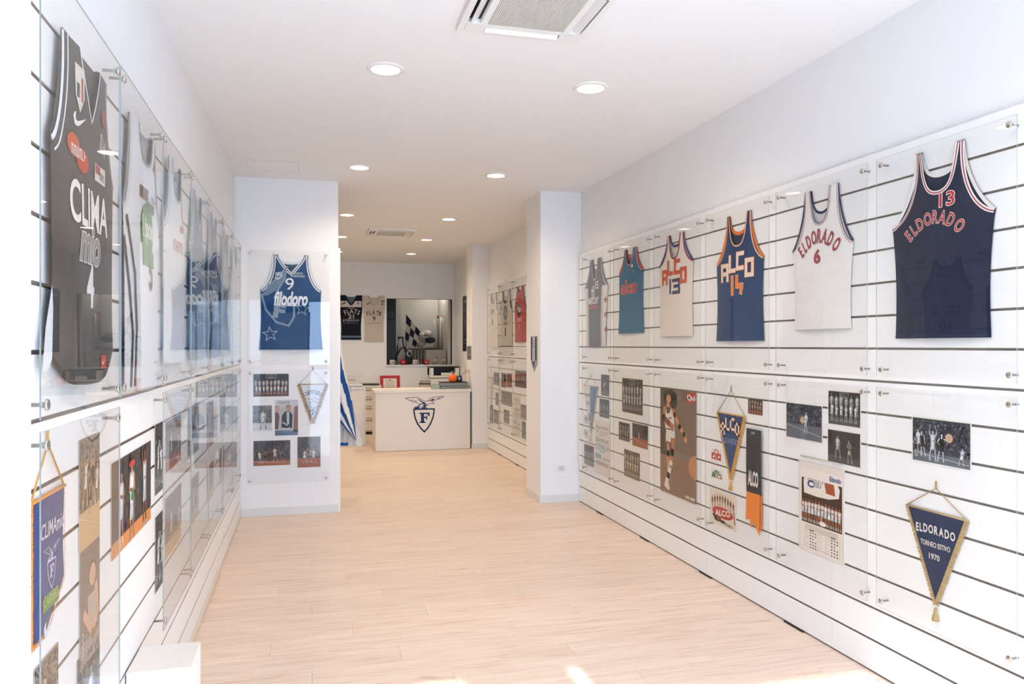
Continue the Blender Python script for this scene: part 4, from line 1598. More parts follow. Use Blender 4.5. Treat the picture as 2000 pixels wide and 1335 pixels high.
po_ = ph((1290, 757), (1360, 985), 'tall brown poster of a player with a bushy head of hair', art_qui, 0.0, 'poster', 'poster', group=None, off=.006)

# column 2
ph((1215, 736), (1256, 813), 'large dark black and white team photo below the teal jersey', lambda w, h: pic_team(w, h, rn, 'bw', 2, 7))
ph((1208, 820), (1231, 866), 'small black and white group photo left of the red floored photo', lambda w, h: pic_team(w, h, rn, 'bw', 2, 4, False), .01)
ph((1235, 824), (1266, 879), 'dark colour photo with a red court floor', lambda w, h: pic_action(w, h, rn, 'colour', ((-.05, .2, .5, 3), (.12, .22, .45, 0)), None, .38), .003)
ph((1219, 875), (1250, 941), 'sepia team photo with a backboard, lowest below the teal jersey', lambda w, h: pic_team(w, h, rn, 'sepia', 2, 6), .003)

# column 1
a, b, tip = PR.pt(1138, 752, .01), PR.pt(1168, 755, .01), PR.pt(1151, 846, .01)


def art_p1(w, h):
    A = Art()
    A.poly([(0, -.004), (w * .46, -.004), (.004, -h * .95), (0, -h * .95)], '#4a7ba8', 1)
    A.glyphs(-.07, -.09, .12, .035, 5, '#8a8474', 2); A.glyphs(.05, -.09, .06, .035, 3, '#b09a6a', 2)
    A.glyphs(-.05, -.16, .09, .03, 4, '#8a8474', 2)
    A.ell(.0, -.29, .045, .05, '#d8d4c8', 3); A.ell(.0, -.29, .035, .04, '#7a8694', 4)
    return A


pennant(PR, SO, (a[0] + b[0]) / 2, (a[1] + b[1]) / 2, (b[0] - a[0]) * .95, (a[1] + b[1]) / 2 - tip[1], 'half white, half blue pennant by the right column', 'pennants on the right wall',
        '#e4ded4', '#c9b69a', art_p1, cord=.09, fw=.014)
ph((1174, 730.5), (1190, 774.5), 'grey photo of a huddle at the top left of the newspaper poster', lambda w, h: pic_action(w, h, rn, 'bw', ((-.1, .2, .5, 0), (.15, .2, .5, 3)), None, .2), .002)
ph((1171, 777), (1190, 818), 'dark photo of three players in white, above the newspaper poster', lambda w, h: pic_team(w, h, rn, 'bw', 1, 3, False), .002)
ph((1141, 865), (1160, 913), 'reddish brown team photo at the foot of the first panel by the column', lambda w, h: pic_team(w, h, rn, 'sepia', 1, 5, False), .006, paper=plain('#c99a80', .6))


def art_bill(w, h):
    A = Art()
    def bars(z, n, hh, ww, c):
        for k in range(n):
            A.rect(-ww * w / 2, (z - k * hh * 1.5) * h, ww * w / 2 * (1 if k % 2 else .9), (z - k * hh * 1.5 + hh) * h, c, 1)
    A.text('PALLACANESTRO', 0, .87 * h, .86 * w, .06 * h, '#5a5a5c', 1, .01)
    A.glyphs(0, .79 * h, .8 * w, .045 * h, 9, '#8a9aa4')
    bars(.73, 1, .01, .4, '#7a7670')
    A.glyphs(0, .645 * h, .9 * w, .045 * h, 11, '#4a4c50')
    bars(.60, 1, .012, .9, '#6a6a6c')
    A.glyphs(0, .51 * h, .98 * w, .11 * h, 10, '#5e9aa4')
    bars(.43, 2, .008, .35, '#8ab0b4')
    A.rect(-.48 * w, .29 * h, -.08 * w, .37 * h, '#6aa0a6', 1); A.rect(-.44 * w, .325 * h, -.12 * w, .333 * h, '#e0d8ce', 2)
    A.glyphs(.26 * w, .30 * h, .44 * w, .05 * h, 5, '#4a4c50')
    bars(.23, 5, .010, .86, '#8a867e')
    return A


ph((1162.5, 818), (1191, 934), 'cream newspaper poster with teal and black headlines', art_bill, 0.0, 'newspaper_poster', 'poster', group=None, paper=plain('#e6dccf', .7))


def art_coin(w, h):
    A = Art(); A.ell(0, h / 2, w / 2, h / 2, '#8a8a86', 1, 20); A.ell(0, h / 2, w * .43, h * .43, '#e6e2da', 2, 20); A.ell(.05 * w, h * .5, w * .22, h * .25, '#9a9c9c', 3); A.ell(-.1 * w, h * .6, w * .16, h * .1, '#6a6c70', 4)
    return A


ph((1140.5, 809), (1148.5, 827), 'round grey and white badge sticker below the half blue pennant, upper one', art_coin, 0.0, 'sticker', 'sticker', group='stickers on the right wall')
ph((1140.5, 837), (1148.5, 856), 'round grey and white badge sticker above the reddish photo, lower one', art_coin, 0.0, 'sticker', 'sticker', group='stickers on the right wall')

# far slat wall papers
GQ = 'papers on the far slat wall'
far = [((964.5, 726), (975, 753), 'grey photo right of the pale pennant on the far slat wall', 'bw1'),
       ((979, 727), (989, 757), 'colour photo of a dark shirted player, left of a pair beyond the column', 'col'),
       ((990, 728), (1000, 757), 'colour photo of a dark shirted player, right of a pair beyond the column', 'col'),
       ((1006, 723), (1029, 759), 'wide photo of red capped players on the far slat wall', 'teamc'),
       ((979, 762), (1000, 795), 'grey brown team photo below the pair of colour photos', 'sep'),
       ((968, 765), (973.5, 792), 'narrow grey photo below the first grey photo on the far slat wall', 'bw1'),
       ((957, 789), (963.3, 828), 'narrow grey photo at the lower left of the far slat wall', 'bw1'),
       ((964.2, 798), (973.5, 829), 'grey team photo at the lower left of the far slat wall', 'bw'),
       ((984, 798), (995, 829), 'brown grey team photo alone at the lower middle of the far slat wall', 'sep'),
       ((1017, 788), (1029, 820), 'reddish sepia photo right of the newspaper page', 'sep'),
       ((1019, 821), (1027, 858), 'tall grey photo below the reddish sepia photo', 'bw1')]
for TL, BR, lb, st in far:
    fn = {'bw1': lambda w, h: pic_action(w, h, rn, 'bw', ((0, .1, .7, 2),), None, .2), 'col': lambda w, h: pic_action(w, h, rn, 'colour', ((-.05, .1, .8, 0), (.06, .12, .8, 3)), None, .4),
          'teamc': lambda w, h: pic_team(w, h, rn, 'colour', 2, 6, False), 'sep': lambda w, h: pic_team(w, h, rn, 'sepia', 2, 4, False), 'bw': lambda w, h: pic_team(w, h, rn, 'bw', 2, 4, False)}[st]
    ph(TL, BR, lb, fn, .003, group=GQ)
ph((1003.5, 768), (1016.5, 855), 'narrow newspaper page with a pink picture on the far slat wall', art_bill, 0.0, 'newspaper_page', 'newspaper', group=None, paper=plain('#ddd2c4', .7))
a, b = PR.pt(954, 737, .01), PR.pt(962.5, 738, .01)
pennant(PR, SO, (a[0] + b[0]) / 2, a[1], b[0] - a[0], .40, 'pale pennant at the far end of the far slat wall', 'pennants on the far slat wall', '#d8cec0', '#b8a890', None, cord=.12, fw=.012, tassel=False)

# ================================================================== LEFT WALL
GLU, GLL = 'acrylic panels on the left wall, upper row', 'acrylic panels on the left wall, lower row'
ul = ['over the black jersey numbered 4', 'over the white jersey with a green badge', 'over the white jersey with small red patches', 'over the slate jersey with white piping',
      'over the navy jersey numbered 3', 'over the grey jersey numbered 10', 'over the plain white jersey next to the pillar']
ll = ['over the blue pennant with orange fringe', 'over the colour photo of three players', 'over the tall grey photos, third from the door', 'over the brown team photos, fourth from the door',
      'over photos, fifth from the door', 'over photos, sixth from the door', 'over bare slats next to the pillar']
L0, LP = 1.757, 0.688
random.seed(4)
tl = [0.0, 0.003, -0.006, 0.008, -0.004, 0.006, 0.0]
for k in range(7):
    a = L0 + LP * k
    panel(PL, a, a + LP - .006, 1.360, 2.338, 'clear acrylic panel ' + ul[k] + ' on the left wall', GLU, tl[k])
    if k == 1:
        continue          # bare slats here
    panel(PL, a, a + LP - .006, 0.425, 1.335, 'clear acrylic panel ' + ll[k] + ' on the left wall', GLL, tl[k] * .8)

GJL = 'jerseys along the left wall'
JOL = 0.016
# --- black jersey, number 4
j = jersey_px(PL, JOL, 'jersey', 'black jersey numbered 4 with white piping, nearest on the left wall', GJL,
              (100, 748), (212, 752), (104, 250), (224, 380), (124, 58), (159, 112), (196, 152), (211, 172), (168, 237), (180, 130), kind='V', hemcurve=.09, arm=.5)
j.wh = j.wp * 1.0
j.body('#33302f', '#2c2a2a').trim(neck=[(0, .007, '#e2e2e2')], arm=[(0, .012, '#dfe2e6'), (.012, .03, '#3a3838'), (.03, .036, '#dfe2e6')])
A = Art()
l, r_ = j.loc(127, 388), j.loc(200, 440)
A.text('CLIMA', (l[0] + r_[0]) / 2, (l[1] + r_[1]) / 2 + .01, (r_[0] - l[0]) * 1.02, .105, '#f0eeec', 1, .02)
A.text('mio', *[v + d for v, d in zip(j.loc(165, 478), (0, 0))], .20, .10, '#9a9896', 1, .035, ('#f0eeec', .022), shear=.3)
j.put(A, 'lettering', 'white capital lettering over grey script')
A = Art(); x, z = j.loc(165, 557); A.text('4', x, z, .075, .115, '#eeeceb', 1, .02); j.put(A, 'number', 'white number')
A = Art()
x, z = j.loc(145, 172); A.poly([(x - .033, z + .055), (x + .033, z + .055), (x + .03, z - .02), (x, z - .06), (x - .03, z - .02)], '#d8d4ce', 1)
A.rect(x - .022, z - .025, x - .004, z + .01, '#3a4a44', 2); A.rect(x + .008, z - .03, x + .022, z + .03, '#b0503c', 2)
j.put(A, 'crest', 'shield crest with red and white stripes')
A = Art(); x, z = j.loc(145, 236); swoosh(A, x, z, .09, '#e8e6e4', 1); j.put(A, 'tick_mark')
A = Art(); x, z = j.loc(143, 298); A.ell(x - .035, z + .012, .045, .028, '#c8542c', 1); A.ell(x + .03, z - .012, .05, .03, '#c0402c', 2); A.glyphs(x, z, .11, .026, 6, '#eee6e0', 3); j.put(A, 'sponsor_patch', 'orange red patch')
A = Art(); x, z = j.loc(185, 340); A.rect(x - .05, z - .025, x + .05, z + .02, '#d8d4d0', 1); A.rect(x - .045, z - .005, x, z + .018, '#b04a3a', 2); A.glyphs(x + .02, z - .006, .05, .02, 3, '#4a4644', 3); j.put(A, 'white_patch')
A = Art(); x, z = j.loc(190, 285); A.glyphs(x, z, .06, .05, 4, '#d8d6d4', 1, rot=-.3); A.ell(*j.loc(193, 232), .025, .025, '#a83a34', 1); j.put(A, 'chest_patch')
pts = [j.loc(*p) for p in ((99, 555), (86, 640), (80, 722), (90, 728), (99, 700), (101, 600))]
MB().add([(x, -.003, z) for x, z in pts], [tuple(range(6))]).build('side_gusset', cloth('#e2e5ea'), j.root)['label'] = 'white strip showing at the left side'
A = Art(); x, z = j.loc(192, 706); A.rect(x - .03, z - .018, x + .03, z + .018, '#c83a34', 1); swoosh(A, x, z, .04, '#f0ece8', 2); j.put(A, 'hem_label', 'red hem label')

# --- white with the green badge, number 5
j = jersey_px(PL, JOL, 'jersey', 'white jersey numbered 5 with a green badge, second on the left wall', GJL,
              (240, 765), (306, 748), (243, 398), (312, 440), (252, 228), (273, 262), (297, 268), (304, 278), (287, 328), (284, 268), arm=.5, kind='U')
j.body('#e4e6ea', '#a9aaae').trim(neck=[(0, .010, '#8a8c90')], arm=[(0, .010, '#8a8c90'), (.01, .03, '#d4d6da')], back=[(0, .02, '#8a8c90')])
A = Art(); x, z = j.loc(282, 455); A.ell(x - .02, z, .105, .10, '#2f8a48', 1, 20); A.rect(x - .10, z - .12, x + .10, z - .06, '#2f8a48', 1); A.text('kipoe', x - .01, z + .005, .17, .10, '#e9efe8', 2, .03); A.rect(x - .02, z + .075, x + .1, z + .11, '#5a5e60', 3)
j.put(A, 'lettering', 'green badge with white lettering')
A = Art(); x, z = j.loc(286, 534); A.text('5', x, z, .07, .125, '#5e5a5a', 1, .03); j.put(A, 'number', 'dark number')
A = Art(); x, z = j.loc(274, 377); A.rect(x - .06, z - .02, x + .06, z + .02, '#6a4a34', 1); A.glyphs(x, z, .09, .02, 5, '#d8b070', 2); j.put(A, 'sponsor_patch', 'brown patch')
A = Art(); x, z = j.loc(293, 395); A.glyphs(x, z, .1, .022, 4, '#6a6c70', 1); A.ell(*j.loc(296, 330), .022, .025, '#c87a74', 1); j.put(A, 'chest_patch')
A = Art()
A.stroke([(-j.wh * .62, .02), (-j.wh * .55, .2), (-j.wh * .66, .38), (-j.wp * .9, j.pit - .05)], .018, '#4a4c50', 1)
A.stroke([(-j.wh * .78, .02), (-j.wh * .72, .18), (-j.wh * .86, .33), (-j.wp * .97, j.pit - .12)], .018, '#4a4c50', 1)
j.put(A, 'side_piping', 'dark grey curved piping')


def left_jersey(k, label, col, back, trimc, art, H=.86, hem=1.44, kind='U', arm=.55, side=None):
    uc = 2.165 + LP * k
    j = Jersey(PL, JOL, 'jersey', label, GJL, H, .265, .275, .575, .155, .105, .70 if kind == 'U' else .68, .79, uc, hem, kind=kind, arm=arm)
    j.body(col, back, side).trim(neck=[(0, .012, trimc)], arm=[(0, .008, trimc), (.008, .02, col), (.02, .026, trimc)], back=[(0, .016, trimc)])
    art(j)
    return j


def a3(j):
    A = Art(); A.glyphs(0, .50, .2, .05, 5, '#c06a64', 1); A.rect(.04, .57, .12, .60, '#c87870', 1); A.ell(.10, .66, .02, .025, '#c0605a', 1); j.put(A, 'lettering')


def a4(j):
    A = Art(); A.glyphs(0, .46, .32, .07, 7, '#d8dce2', 1); j.put(A, 'lettering')


def a5(j):
    A = Art(); emblem(A, .02, .52, .12, '#b8c0cc', 1); A.glyphs(0, .42, .30, .045, 9, '#c0c8d4', 1); j.put(A, 'lettering')
    A = Art(); A.text('3', 0, .28, .09, .12, '#c8ced8', 1, .03); j.put(A, 'number')


def a6(j):
    A = Art(); emblem(A, 0, .56, .13, '#3a3e46', 1); A.rect(-.15, .36, .15, .43, '#3a3e46', 1); A.glyphs(0, .395, .26, .04, 9, '#c9ccd0', 2); j.put(A, 'lettering', 'white lettering on a dark bar')
    A = Art(); A.text('10', 0, .24, .12, .12, '#33363c', 1, .03); j.put(A, 'number')


def a7(j):
    A = Art(); A.glyphs(0, .46, .2, .04, 6, '#8a98a8', 1); j.put(A, 'lettering')


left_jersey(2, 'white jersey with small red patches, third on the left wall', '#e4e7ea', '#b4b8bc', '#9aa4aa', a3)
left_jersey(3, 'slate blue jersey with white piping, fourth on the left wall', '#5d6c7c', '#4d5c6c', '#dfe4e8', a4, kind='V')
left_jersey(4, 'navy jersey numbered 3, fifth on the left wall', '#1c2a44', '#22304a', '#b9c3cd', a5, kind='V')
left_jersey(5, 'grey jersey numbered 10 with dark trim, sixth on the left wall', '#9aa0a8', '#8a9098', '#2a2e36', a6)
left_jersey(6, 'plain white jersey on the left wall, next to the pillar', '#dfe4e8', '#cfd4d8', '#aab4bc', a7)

# left wall, lower row
GPL = 'photographs along the left wall'


def phl(TL, BR, label, art, border=.0, off=SO):
    return sheet_px(PL, off, TL, BR, 'photograph', label, 'photo', GPL, art, border)


def art_pl(w, h):
    A = Art()
    A.text('CLIMAmio', .02, -.075, w * .72, .035, '#d4d4de', 1, .01, shear=.15)
    emblem(A, .01, -.165, .10, '#cfcfdc', 1)
    A.rect(-.05, -.255, .06, -.225, '#6a8a4a', 1); A.text('CARISBO', .005, -.232, .10, .026, '#a8c070', 2, .01)
    swoosh(A, .0, -.295, .09, '#e2e2ea', 2)
    return A


a, b = PL.pt(64, 975, .01), PL.pt(128, 956, .01)
zb_ = PL.pt(85, 1245, .01)[1]
pennant(PL, SO, (a[0] + b[0]) / 2, (a[1] + b[1]) / 2, b[0] - a[0], (a[1] + b[1]) / 2 - zb_, 'blue pennant with orange fringe and slanted foot, nearest on the left wall', 'pennants on the left wall',
        '#1e3670', '#e0913c', art_pl, cord=.115, fw=.016, shape='slant', tassel=False, point=.09, cordcol='#d09a4a')
phl((154, 860), (194, 1045), 'sepia photo of players with raised arms, beside the orange fringed pennant', lambda w, h: pic_action(w, h, rn, 'sepia', ((-.22, .38, .45, 1), (.12, .36, .45, 1), (.3, .34, .4, 0), (-.02, .3, .3, 0)), None, .34))


def art_portrait(w, h):
    A = Art(); A.rect(-w / 2, 0, w / 2, h, '#7e7064', 0)
    A.rect(-w / 2, 0, w / 2, h * .2, '#9a9088', 1); A.ell(.12 * w, .72 * h, .16 * w, .10 * h, '#d9ab8c', 3); A.ell(.12 * w, .78 * h, .18 * w, .07 * h, '#5a4a3c', 2)
    A.poly([(-.12 * w, .56 * h), (.34 * w, .56 * h), (.38 * w, .25 * h), (-.1 * w, .25 * h)], '#b9a898', 2)
    A.stroke([(.3 * w, .58 * h), (.36 * w, .36 * h), (.12 * w, .2 * h), (-.26 * w, .42 * h)], .14 * w, '#d9a888', 4)
    A.stroke([(-.36 * w + .02 * w * math.sin(k * 2.1), (.08 + .02 * k) * h) for k in range(12)], .02 * w, '#d8d2ca', 5)
    return A


phl((155, 1081), (194, 1258), 'brown portrait photo of a leaning player, below the sepia photo', art_portrait)


def art_three(w, h):
    A = Art(); A.rect(-w / 2, 0, w / 2, h, '#3a3432', 0); A.rect(-w / 2, 0, w / 2, h * .16, '#d88a4a', 1)
    crowd(A, -w / 2, .16 * h, w / 2, h, 200, 30, 130, 2, rn, CLR, .012)
    player(A, -.28 * w, .05 * h, .82 * h, '#c98f6d', '#d8d4d0', '#c8ccd4', '#ece8e0', 3, arms=3)
    player(A, -.04 * w, -.16 * h, 1.12 * h, '#d09a74', '#e8e6e2', '#d8dcdc', '#ece8e0', 13, arms=3); A.ell(-.04 * w, .87 * h, .075 * w, .035 * h, '#c84030', 23)
    A.ell(-.03 * w, .50 * h, .045 * w, .06 * h, '#3f8a4a', 24)
    player(A, .30 * w, -.05 * h, 1.02 * h, '#8a5a40', '#dfe2e6', '#cfd6e0', '#ece8e0', 25, arms=1)
    return A


phl((217, 906), (294, 1012), 'colour photo of three players celebrating, second panel of the left wall', art_three)
phl((66, 1308), (113, 1420), 'brown photo below the orange fringed pennant', lambda w, h: pic_action(w, h, rn, 'sepia', ((0, .1, .7, 0),), None, .2))
phl((150, 1290), (194, 1420), 'dark photo below the leaning player portrait', lambda w, h: pic_action(w, h, rn, 'bw', ((0, .1, .7, 0),), None, .2))
lw = [(3.26, .93, .17, .28, 'tall grey photo at the upper edge of the third left panel', 'bw'), (3.26, .55, .16, .30, 'tall grey photo at the lower edge of the third left panel', 'bw'),
      (3.60, .98, .40, .22, 'wide colour photo in the third left panel', 'colour'), (3.60, .62, .42, .26, 'wide brown photo low in the third left panel', 'sepia'),
      (4.20, .95, .40, .26, 'wide grey photo in the fourth left panel', 'bw'), (4.25, .60, .30, .24, 'brown team photo low in the fourth left panel', 'sepia'),
      (4.90, .90, .34, .28, 'colour photo in the fifth left panel', 'colour'), (4.90, .58, .34, .22, 'brown photo low in the fifth left panel', 'sepia'),
      (5.60, .92, .36, .26, 'wide grey photo in the sixth left panel', 'bw'), (5.55, .58, .30, .24, 'brown photo low in the sixth left panel', 'sepia')]
for (u, z, w_, h_, lb, st) in lw:
    fn = (lambda w, h, st=st: pic_action(w, h, rn, st, ((-.15, .1, .7, 0), (.1, .12, .66, 3), (.3, .1, .6, 2)), None, .25)) if w_ > h_ * 1.2 or w_ < .2 else (lambda w, h, st=st: pic_team(w, h, rn, st, 2, 4, False))
    sheet_at(PL, SO, u, z, w_, h_, 'photograph', lb, 'photo', GPL, fn, .003)

# white plinth box standing at the left wall
fl, frr, br = PL.pt(243, 1317, 0.002), None, None
zz = fl[1]


def onz(px, py, z):
    d = (CAM_H - z) * F_PX / (py - HOR)
    l = (px - 1000) / F_PX
    return ((l * c_ + s_) * d, (-l * s_ + c_) * d)


q1, q2, q3 = onz(243, 1317, zz), onz(374.5, 1301, zz), onz(394, 1251.5, zz)
pb = empty('plinth_box', ((q1[0] + q2[0]) / 2, (q2[1] + q3[1]) / 2, 0))
tag(pb, 'white plinth box standing on the floor against the left wall', 'box')
hw, hd = (q2[0] - q1[0]) / 2 - .002, (q3[1] - q2[1]) / 2
boxo('carcass', (-hw, hw, -hd, hd, 0.0, zz - .004), M_WHITEP, pb, .003)
boxo('top_board', (-hw, hw, -hd, hd, zz - .004, zz), plain('#e2dfda', .35), pb, .001)

# ================================================================== LEFT PILLAR
GPI = 'acrylic panels on the left pillar'
a, b, c, d = PP.pt(489, 494, .05), PP.pt(637, 497, .05), PP.pt(489, 706, .05), PP.pt(637, 705, .05)
panel(PP, a[0] - .03, b[0] + .03, c[1] - .03, a[1] + .03, 'clear acrylic panel over the blue jersey on the pillar', GPI)
e, f, g = PP.pt(489, 729, .05), PP.pt(637, 726, .05), PP.pt(491, 939, .05)
panel(PP, a[0] - .03, b[0] + .03, g[1] - .03, e[1] + .03, 'clear acrylic panel over the photos and white pennant on the pillar', GPI)

j = jersey_px(PP, .006, 'jersey', 'blue jersey numbered 9 with white V neck and script lettering on the pillar', None,
              (507, 685), (632, 680), (507, 566), (626, 564), (530, 499), (541, 497), (590, 497), (602, 500), (565, 532), (565, 512), kind='V', back_shift=0, arm=.5, backarm=.48)
BL = '#0f4478'
j.body(BL, '#2a4a70').trim(neck=[(0, .010, '#e4e8ee'), (.010, .017, '#24304a'), (.017, .026, '#e4e8ee')], arm=[(0, .010, '#e4e8ee'), (.010, .017, '#24304a'), (.017, .026, '#e4e8ee')], back=[(0, .02, '#d8dce2')], hem=[(0, .006, '#174474')])
A = Art()
x, z = j.loc(547, 605)
k = .42
pts = [(x - .155, z + .13), (x + .12, z + .06), (x + .12, z - .06), (x + .075, z - .14), (x - .03, z - .11), (x - .12, z + .0)]
A.stroke(pts, .018, '#7f95ad', 1, closed=True)
A.text('F', x - .005, z - .01, .10, .13, '#8a9db2', 1, .06, rot=-.15)
for l_ in ([(-.16, .12), (-.10, .22), (-.02, .30), (.06, .38), (.03, .26), (-.02, .18), (-.10, .13)],):
    A.poly([(x + p, z + q) for p, q in l_], '#6a829c', 1)
A.stroke([(x - .16, z + .12), (x - .08, z + .23), (x + .06, z + .385), (x + .04, z + .27), (x - .02, z + .17), (x + .06, z + .10)], .01, '#8a9cb0', 2)
j.put(A, 'crest_print', 'large grey eagle and shield print')
A = Art(); x, z = j.loc(590.5, 603); star(A, x, z, .06, '#7f93aa', 1, .008, rot=.12); x, z = j.loc(527.6, 652); star(A, x, z, .065, '#9aa8ba', 1, .008, rot=-.1); j.put(A, 'star_print', 'outlined stars')
A = Art(); A.text('filodoro', *j.box(535, 569.5, 601, 597), '#e6ecf2', 3, .03, ('#f0f4f8', .008), shear=.25); A.text('calze', *j.box(559, 590, 578, 598), '#e0e6ee', 3, .02); j.put(A, 'lettering', 'white script lettering')
A = Art(); A.text('9', *j.box(557.5, 543, 574, 566), '#e8ecf2', 3, .0, ('#2a4a78', .03)); b9 = j.box(557.5, 543, 574, 566)
j.put(A, 'number', 'white number'); A = Art(); bx = j.box(538, 531, 552, 539); A.text('NIKE', *bx, '#e8ecf2', 3, .03, shear=.2); swoosh(A, bx[0], bx[1] - .035, .075, '#e8ecf2', 3); j.put(A, 'maker_mark')
A = Art(); bx = j.box(568.5, 531.5, 595.5, 542); A.text('CREDITO', bx[0], bx[1] + .012, bx[2] * .7, .018, '#c3cedc', 3, .02); A.text('ROMAGNOLO', bx[0], bx[1] - .012, bx[2], .018, '#c3cedc', 3, .02); j.put(A, 'sponsor_line')

GPP = 'photographs on the pillar'


def php(TL, BR, label, art, border=.0):
    return sheet_px(PP, SO, TL, BR, 'photograph', label, 'photo', GPP, art, border)


php((495, 730), (564, 773), 'dark team photo with a backboard, top left on the pillar', lambda w, h: pic_team(w, h, rn, 'dark', 2, 9))
php((493, 791), (532, 841), 'pale grey photo of a running player on the pillar', lambda w, h: pic_action(w, h, rn, 'light', ((.05, .08, .75, 0),), None, .3), .004)


def art_bench(w, h):
    A = Art(); A.rect(-w / 2, 0, w / 2, h, '#b9b4b4', 0); A.rect(-w / 2, h * .8, w / 2, h, '#c9c6ca', 1); A.glyphs(-.1 * w, .92 * h, .5 * w, .025, 5, '#6a6a70', 2)
    A.poly([(-.5 * w, .18 * h), (-.36 * w, .18 * h), (-.30 * w, .55 * h), (-.36 * w, .65 * h), (-.5 * w, .66 * h)], '#6a4a44', 3); A.ell(-.4 * w, .74 * h, .11 * w, .09 * h, '#c49a80', 4); A.ell(-.41 * w, .79 * h, .11 * w, .055 * h, '#7a6a60', 3)
    A.poly([(-.22 * w, .22 * h), (.24 * w, .2 * h), (.26 * w, .58 * h), (.14 * w, .68 * h), (-.06 * w, .68 * h), (-.2 * w, .56 * h)], '#26262c', 3)
    A.poly([(.0, .66 * h), (.12 * w, .66 * h), (.12 * w, .32 * h), (.02 * w, .32 * h)], '#b8bcc8', 4); A.ell(.08 * w, .76 * h, .10 * w, .085 * h, '#b98a6c', 5); A.ell(.08 * w, .81 * h, .11 * w, .05 * h, '#2a2220', 4)
    A.stroke([(-.14 * w, .36 * h), (.1 * w, .26 * h), (.2 * w, .14 * h)], .08 * w, '#9aa4b4', 6); A.rect(-.5 * w, 0, .5 * w, .14 * h, '#56708a', 2); A.poly([(.3 * w, .1 * h), (.5 * w, .1 * h), (.5 * w, .85 * h), (.34 * w, .8 * h)], '#8a5a54', 2)
    return A


php((537, 781), (582, 849), 'colour photo of two seated coaches on the pillar', art_bench)
php((495, 861), (567, 907), 'busy photo of a crowd with an orange floor, bottom left on the pillar', lambda w, h: pic_action(w, h, rn, 'colour', ((-.3, .1, .5, 0), (-.2, .1, .5, 3), (.1, .15, .6, 2), (.3, .12, .45, 0)), None, .2))
php((581, 853), (626, 911), 'pinkish photo of a group on a blue court, bottom right on the pillar', lambda w, h: pic_action(w, h, rn, 'colour', ((-.2, .15, .45, 0), (.0, .15, .5, 0), (.2, .15, .45, 3)), None, .3))


def art_pp(w, h):
    A = Art(); A.arch('FORTITUDO', 0, -.10, w * .66, .035, .03, '#2a3448', 1, .02)
    rr = random.Random(2)
    for zz_ in (-.13, -.165, -.20):
        p = [(-.07 + .14 * t / 12 + rr.uniform(-.004, .004), zz_ + rr.uniform(-.014, .014)) for t in range(13)]
        A.stroke(p, .003, '#56688a', 1)
    emblem(A, 0, -.255, .10, '#4a5c84', 1)
    return A


a, b, tip = PP.pt(584, 752, .01), PP.pt(638, 748, .01), PP.pt(614, 826, .01)
pennant(PP, SO, (a[0] + b[0]) / 2, (a[1] + b[1]) / 2, b[0] - a[0], (a[1] + b[1]) / 2 - tip[1], 'white signed pennant with gold fringe on the pillar', None, '#dfe3ea', '#b28a5c', art_pp, cord=.13, fw=.03, cordcol='#8a8078', tassel=False)

# ================================================================== RIGHT COLUMN: pennant and socket
def art_kp(w, h):
    A = Art()
    for x0, x1 in ((-.46, -.24), (.24, .46)):
        A.rect(x0 * w, -h * .68, x1 * w, -.004, '#2c3a5c', 1)
    rr = random.Random(9)
    for k in range(10):
        A.rect(rr.uniform(-.18, .05) * w, -.05 - k * .026, rr.uniform(.06, .2) * w, -.042 - k * .026, '#5a6478', 2)
    A.poly([(-.3 * w, -.7 * h), (.3 * w, -.7 * h), (0, -.92 * h)], '#3a4666', 1)
    return A


pennant(PK, .001, -7.166, 1.60, .205, .345, 'navy and white striped pennant on the side of the right column', None, '#c9ccd2', '#9aa0ac', art_kp, cord=0, fw=.006, shape='point', tassel=False, point=.09)
so = empty('wall_socket', (2.329, 6.96, .326))
tag(so, 'white wall socket near the foot of the right column', 'socket')
boxo('plate', (-.06, .06, -.009, 0, -.04, .04), M_WHITEP, so, .003)
boxo('module', (-.034, .034, -.012, -.009, -.023, .023), plain('#dcdad6', .3), so, .001)
for x in (-.017, .017):
    mb = MB()
    for z in (-.010, 0, .010):
        mb.lathe([(0, .0125), (.0022, .0125)], '-y', (x, 0, z), 8)
    mb.build('pin_holes', M_DARK, so)
boxo('module_gap', (-.001, .001, -.0124, -.012, -.022, .022), M_DARK, so)

# ================================================================== CEILING LIGHTS
M_LENS = mat('downlight_lens', '#fff6ea', rough=.4, emit='#fff0dc', estr=9.0)
M_RING = mat('downlight_ring', '#f2efeb', rough=.35, var=(10, .01))
rb = MB().lathe([(.100, 0), (.100, -.003), (.094, -.008), (.078, -.010), (.074, -.004), (.074, 0)], 'z', n=36)
RING = rb.mesh('trim_ring', M_RING)
LENS = MB().lathe([(.0, -.004), (.04, -.0045), (.074, -.003)], 'z', n=28).mesh('lens', M_LENS)
pos = []
for Y, nm in ((4.10, 'nearest'), (6.42, 'second'), (8.79, 'third'), (10.58, 'fourth'), (12.28, 'farthest')):
    for X, sd in ((.38, 'left'), (1.55, 'right')):
        pos.append((X, Y, 'round recessed ceiling downlight, %s pair from the camera, %s one' % (nm, sd)))
for X in (.38, 1.55):
    pos.append((X, 1.75, 'round recessed ceiling downlight above the entrance, %s one' % ('left' if X < 1 else 'right')))
for X, Y, lb in pos:
    r = empty('downlight', (X, Y, CEIL))
    tag(r, lb, 'ceiling light', 'recessed downlights in the ceiling')
    obj('trim_ring', RING, r)
    obj('lens', LENS, r)
    ld = bpy.data.lights.new('bulb', 'SPOT')
    ld.energy = LAMP_W * 12
    ld.color = LAMP_C
    ld.spot_size = math.radians(150)
    ld.spot_blend = 0.9
    ld.shadow_soft_size = .07
    lo = bpy.data.objects.new('bulb', ld)
    link(lo, r)
    lo.location = (0, 0, -.03)


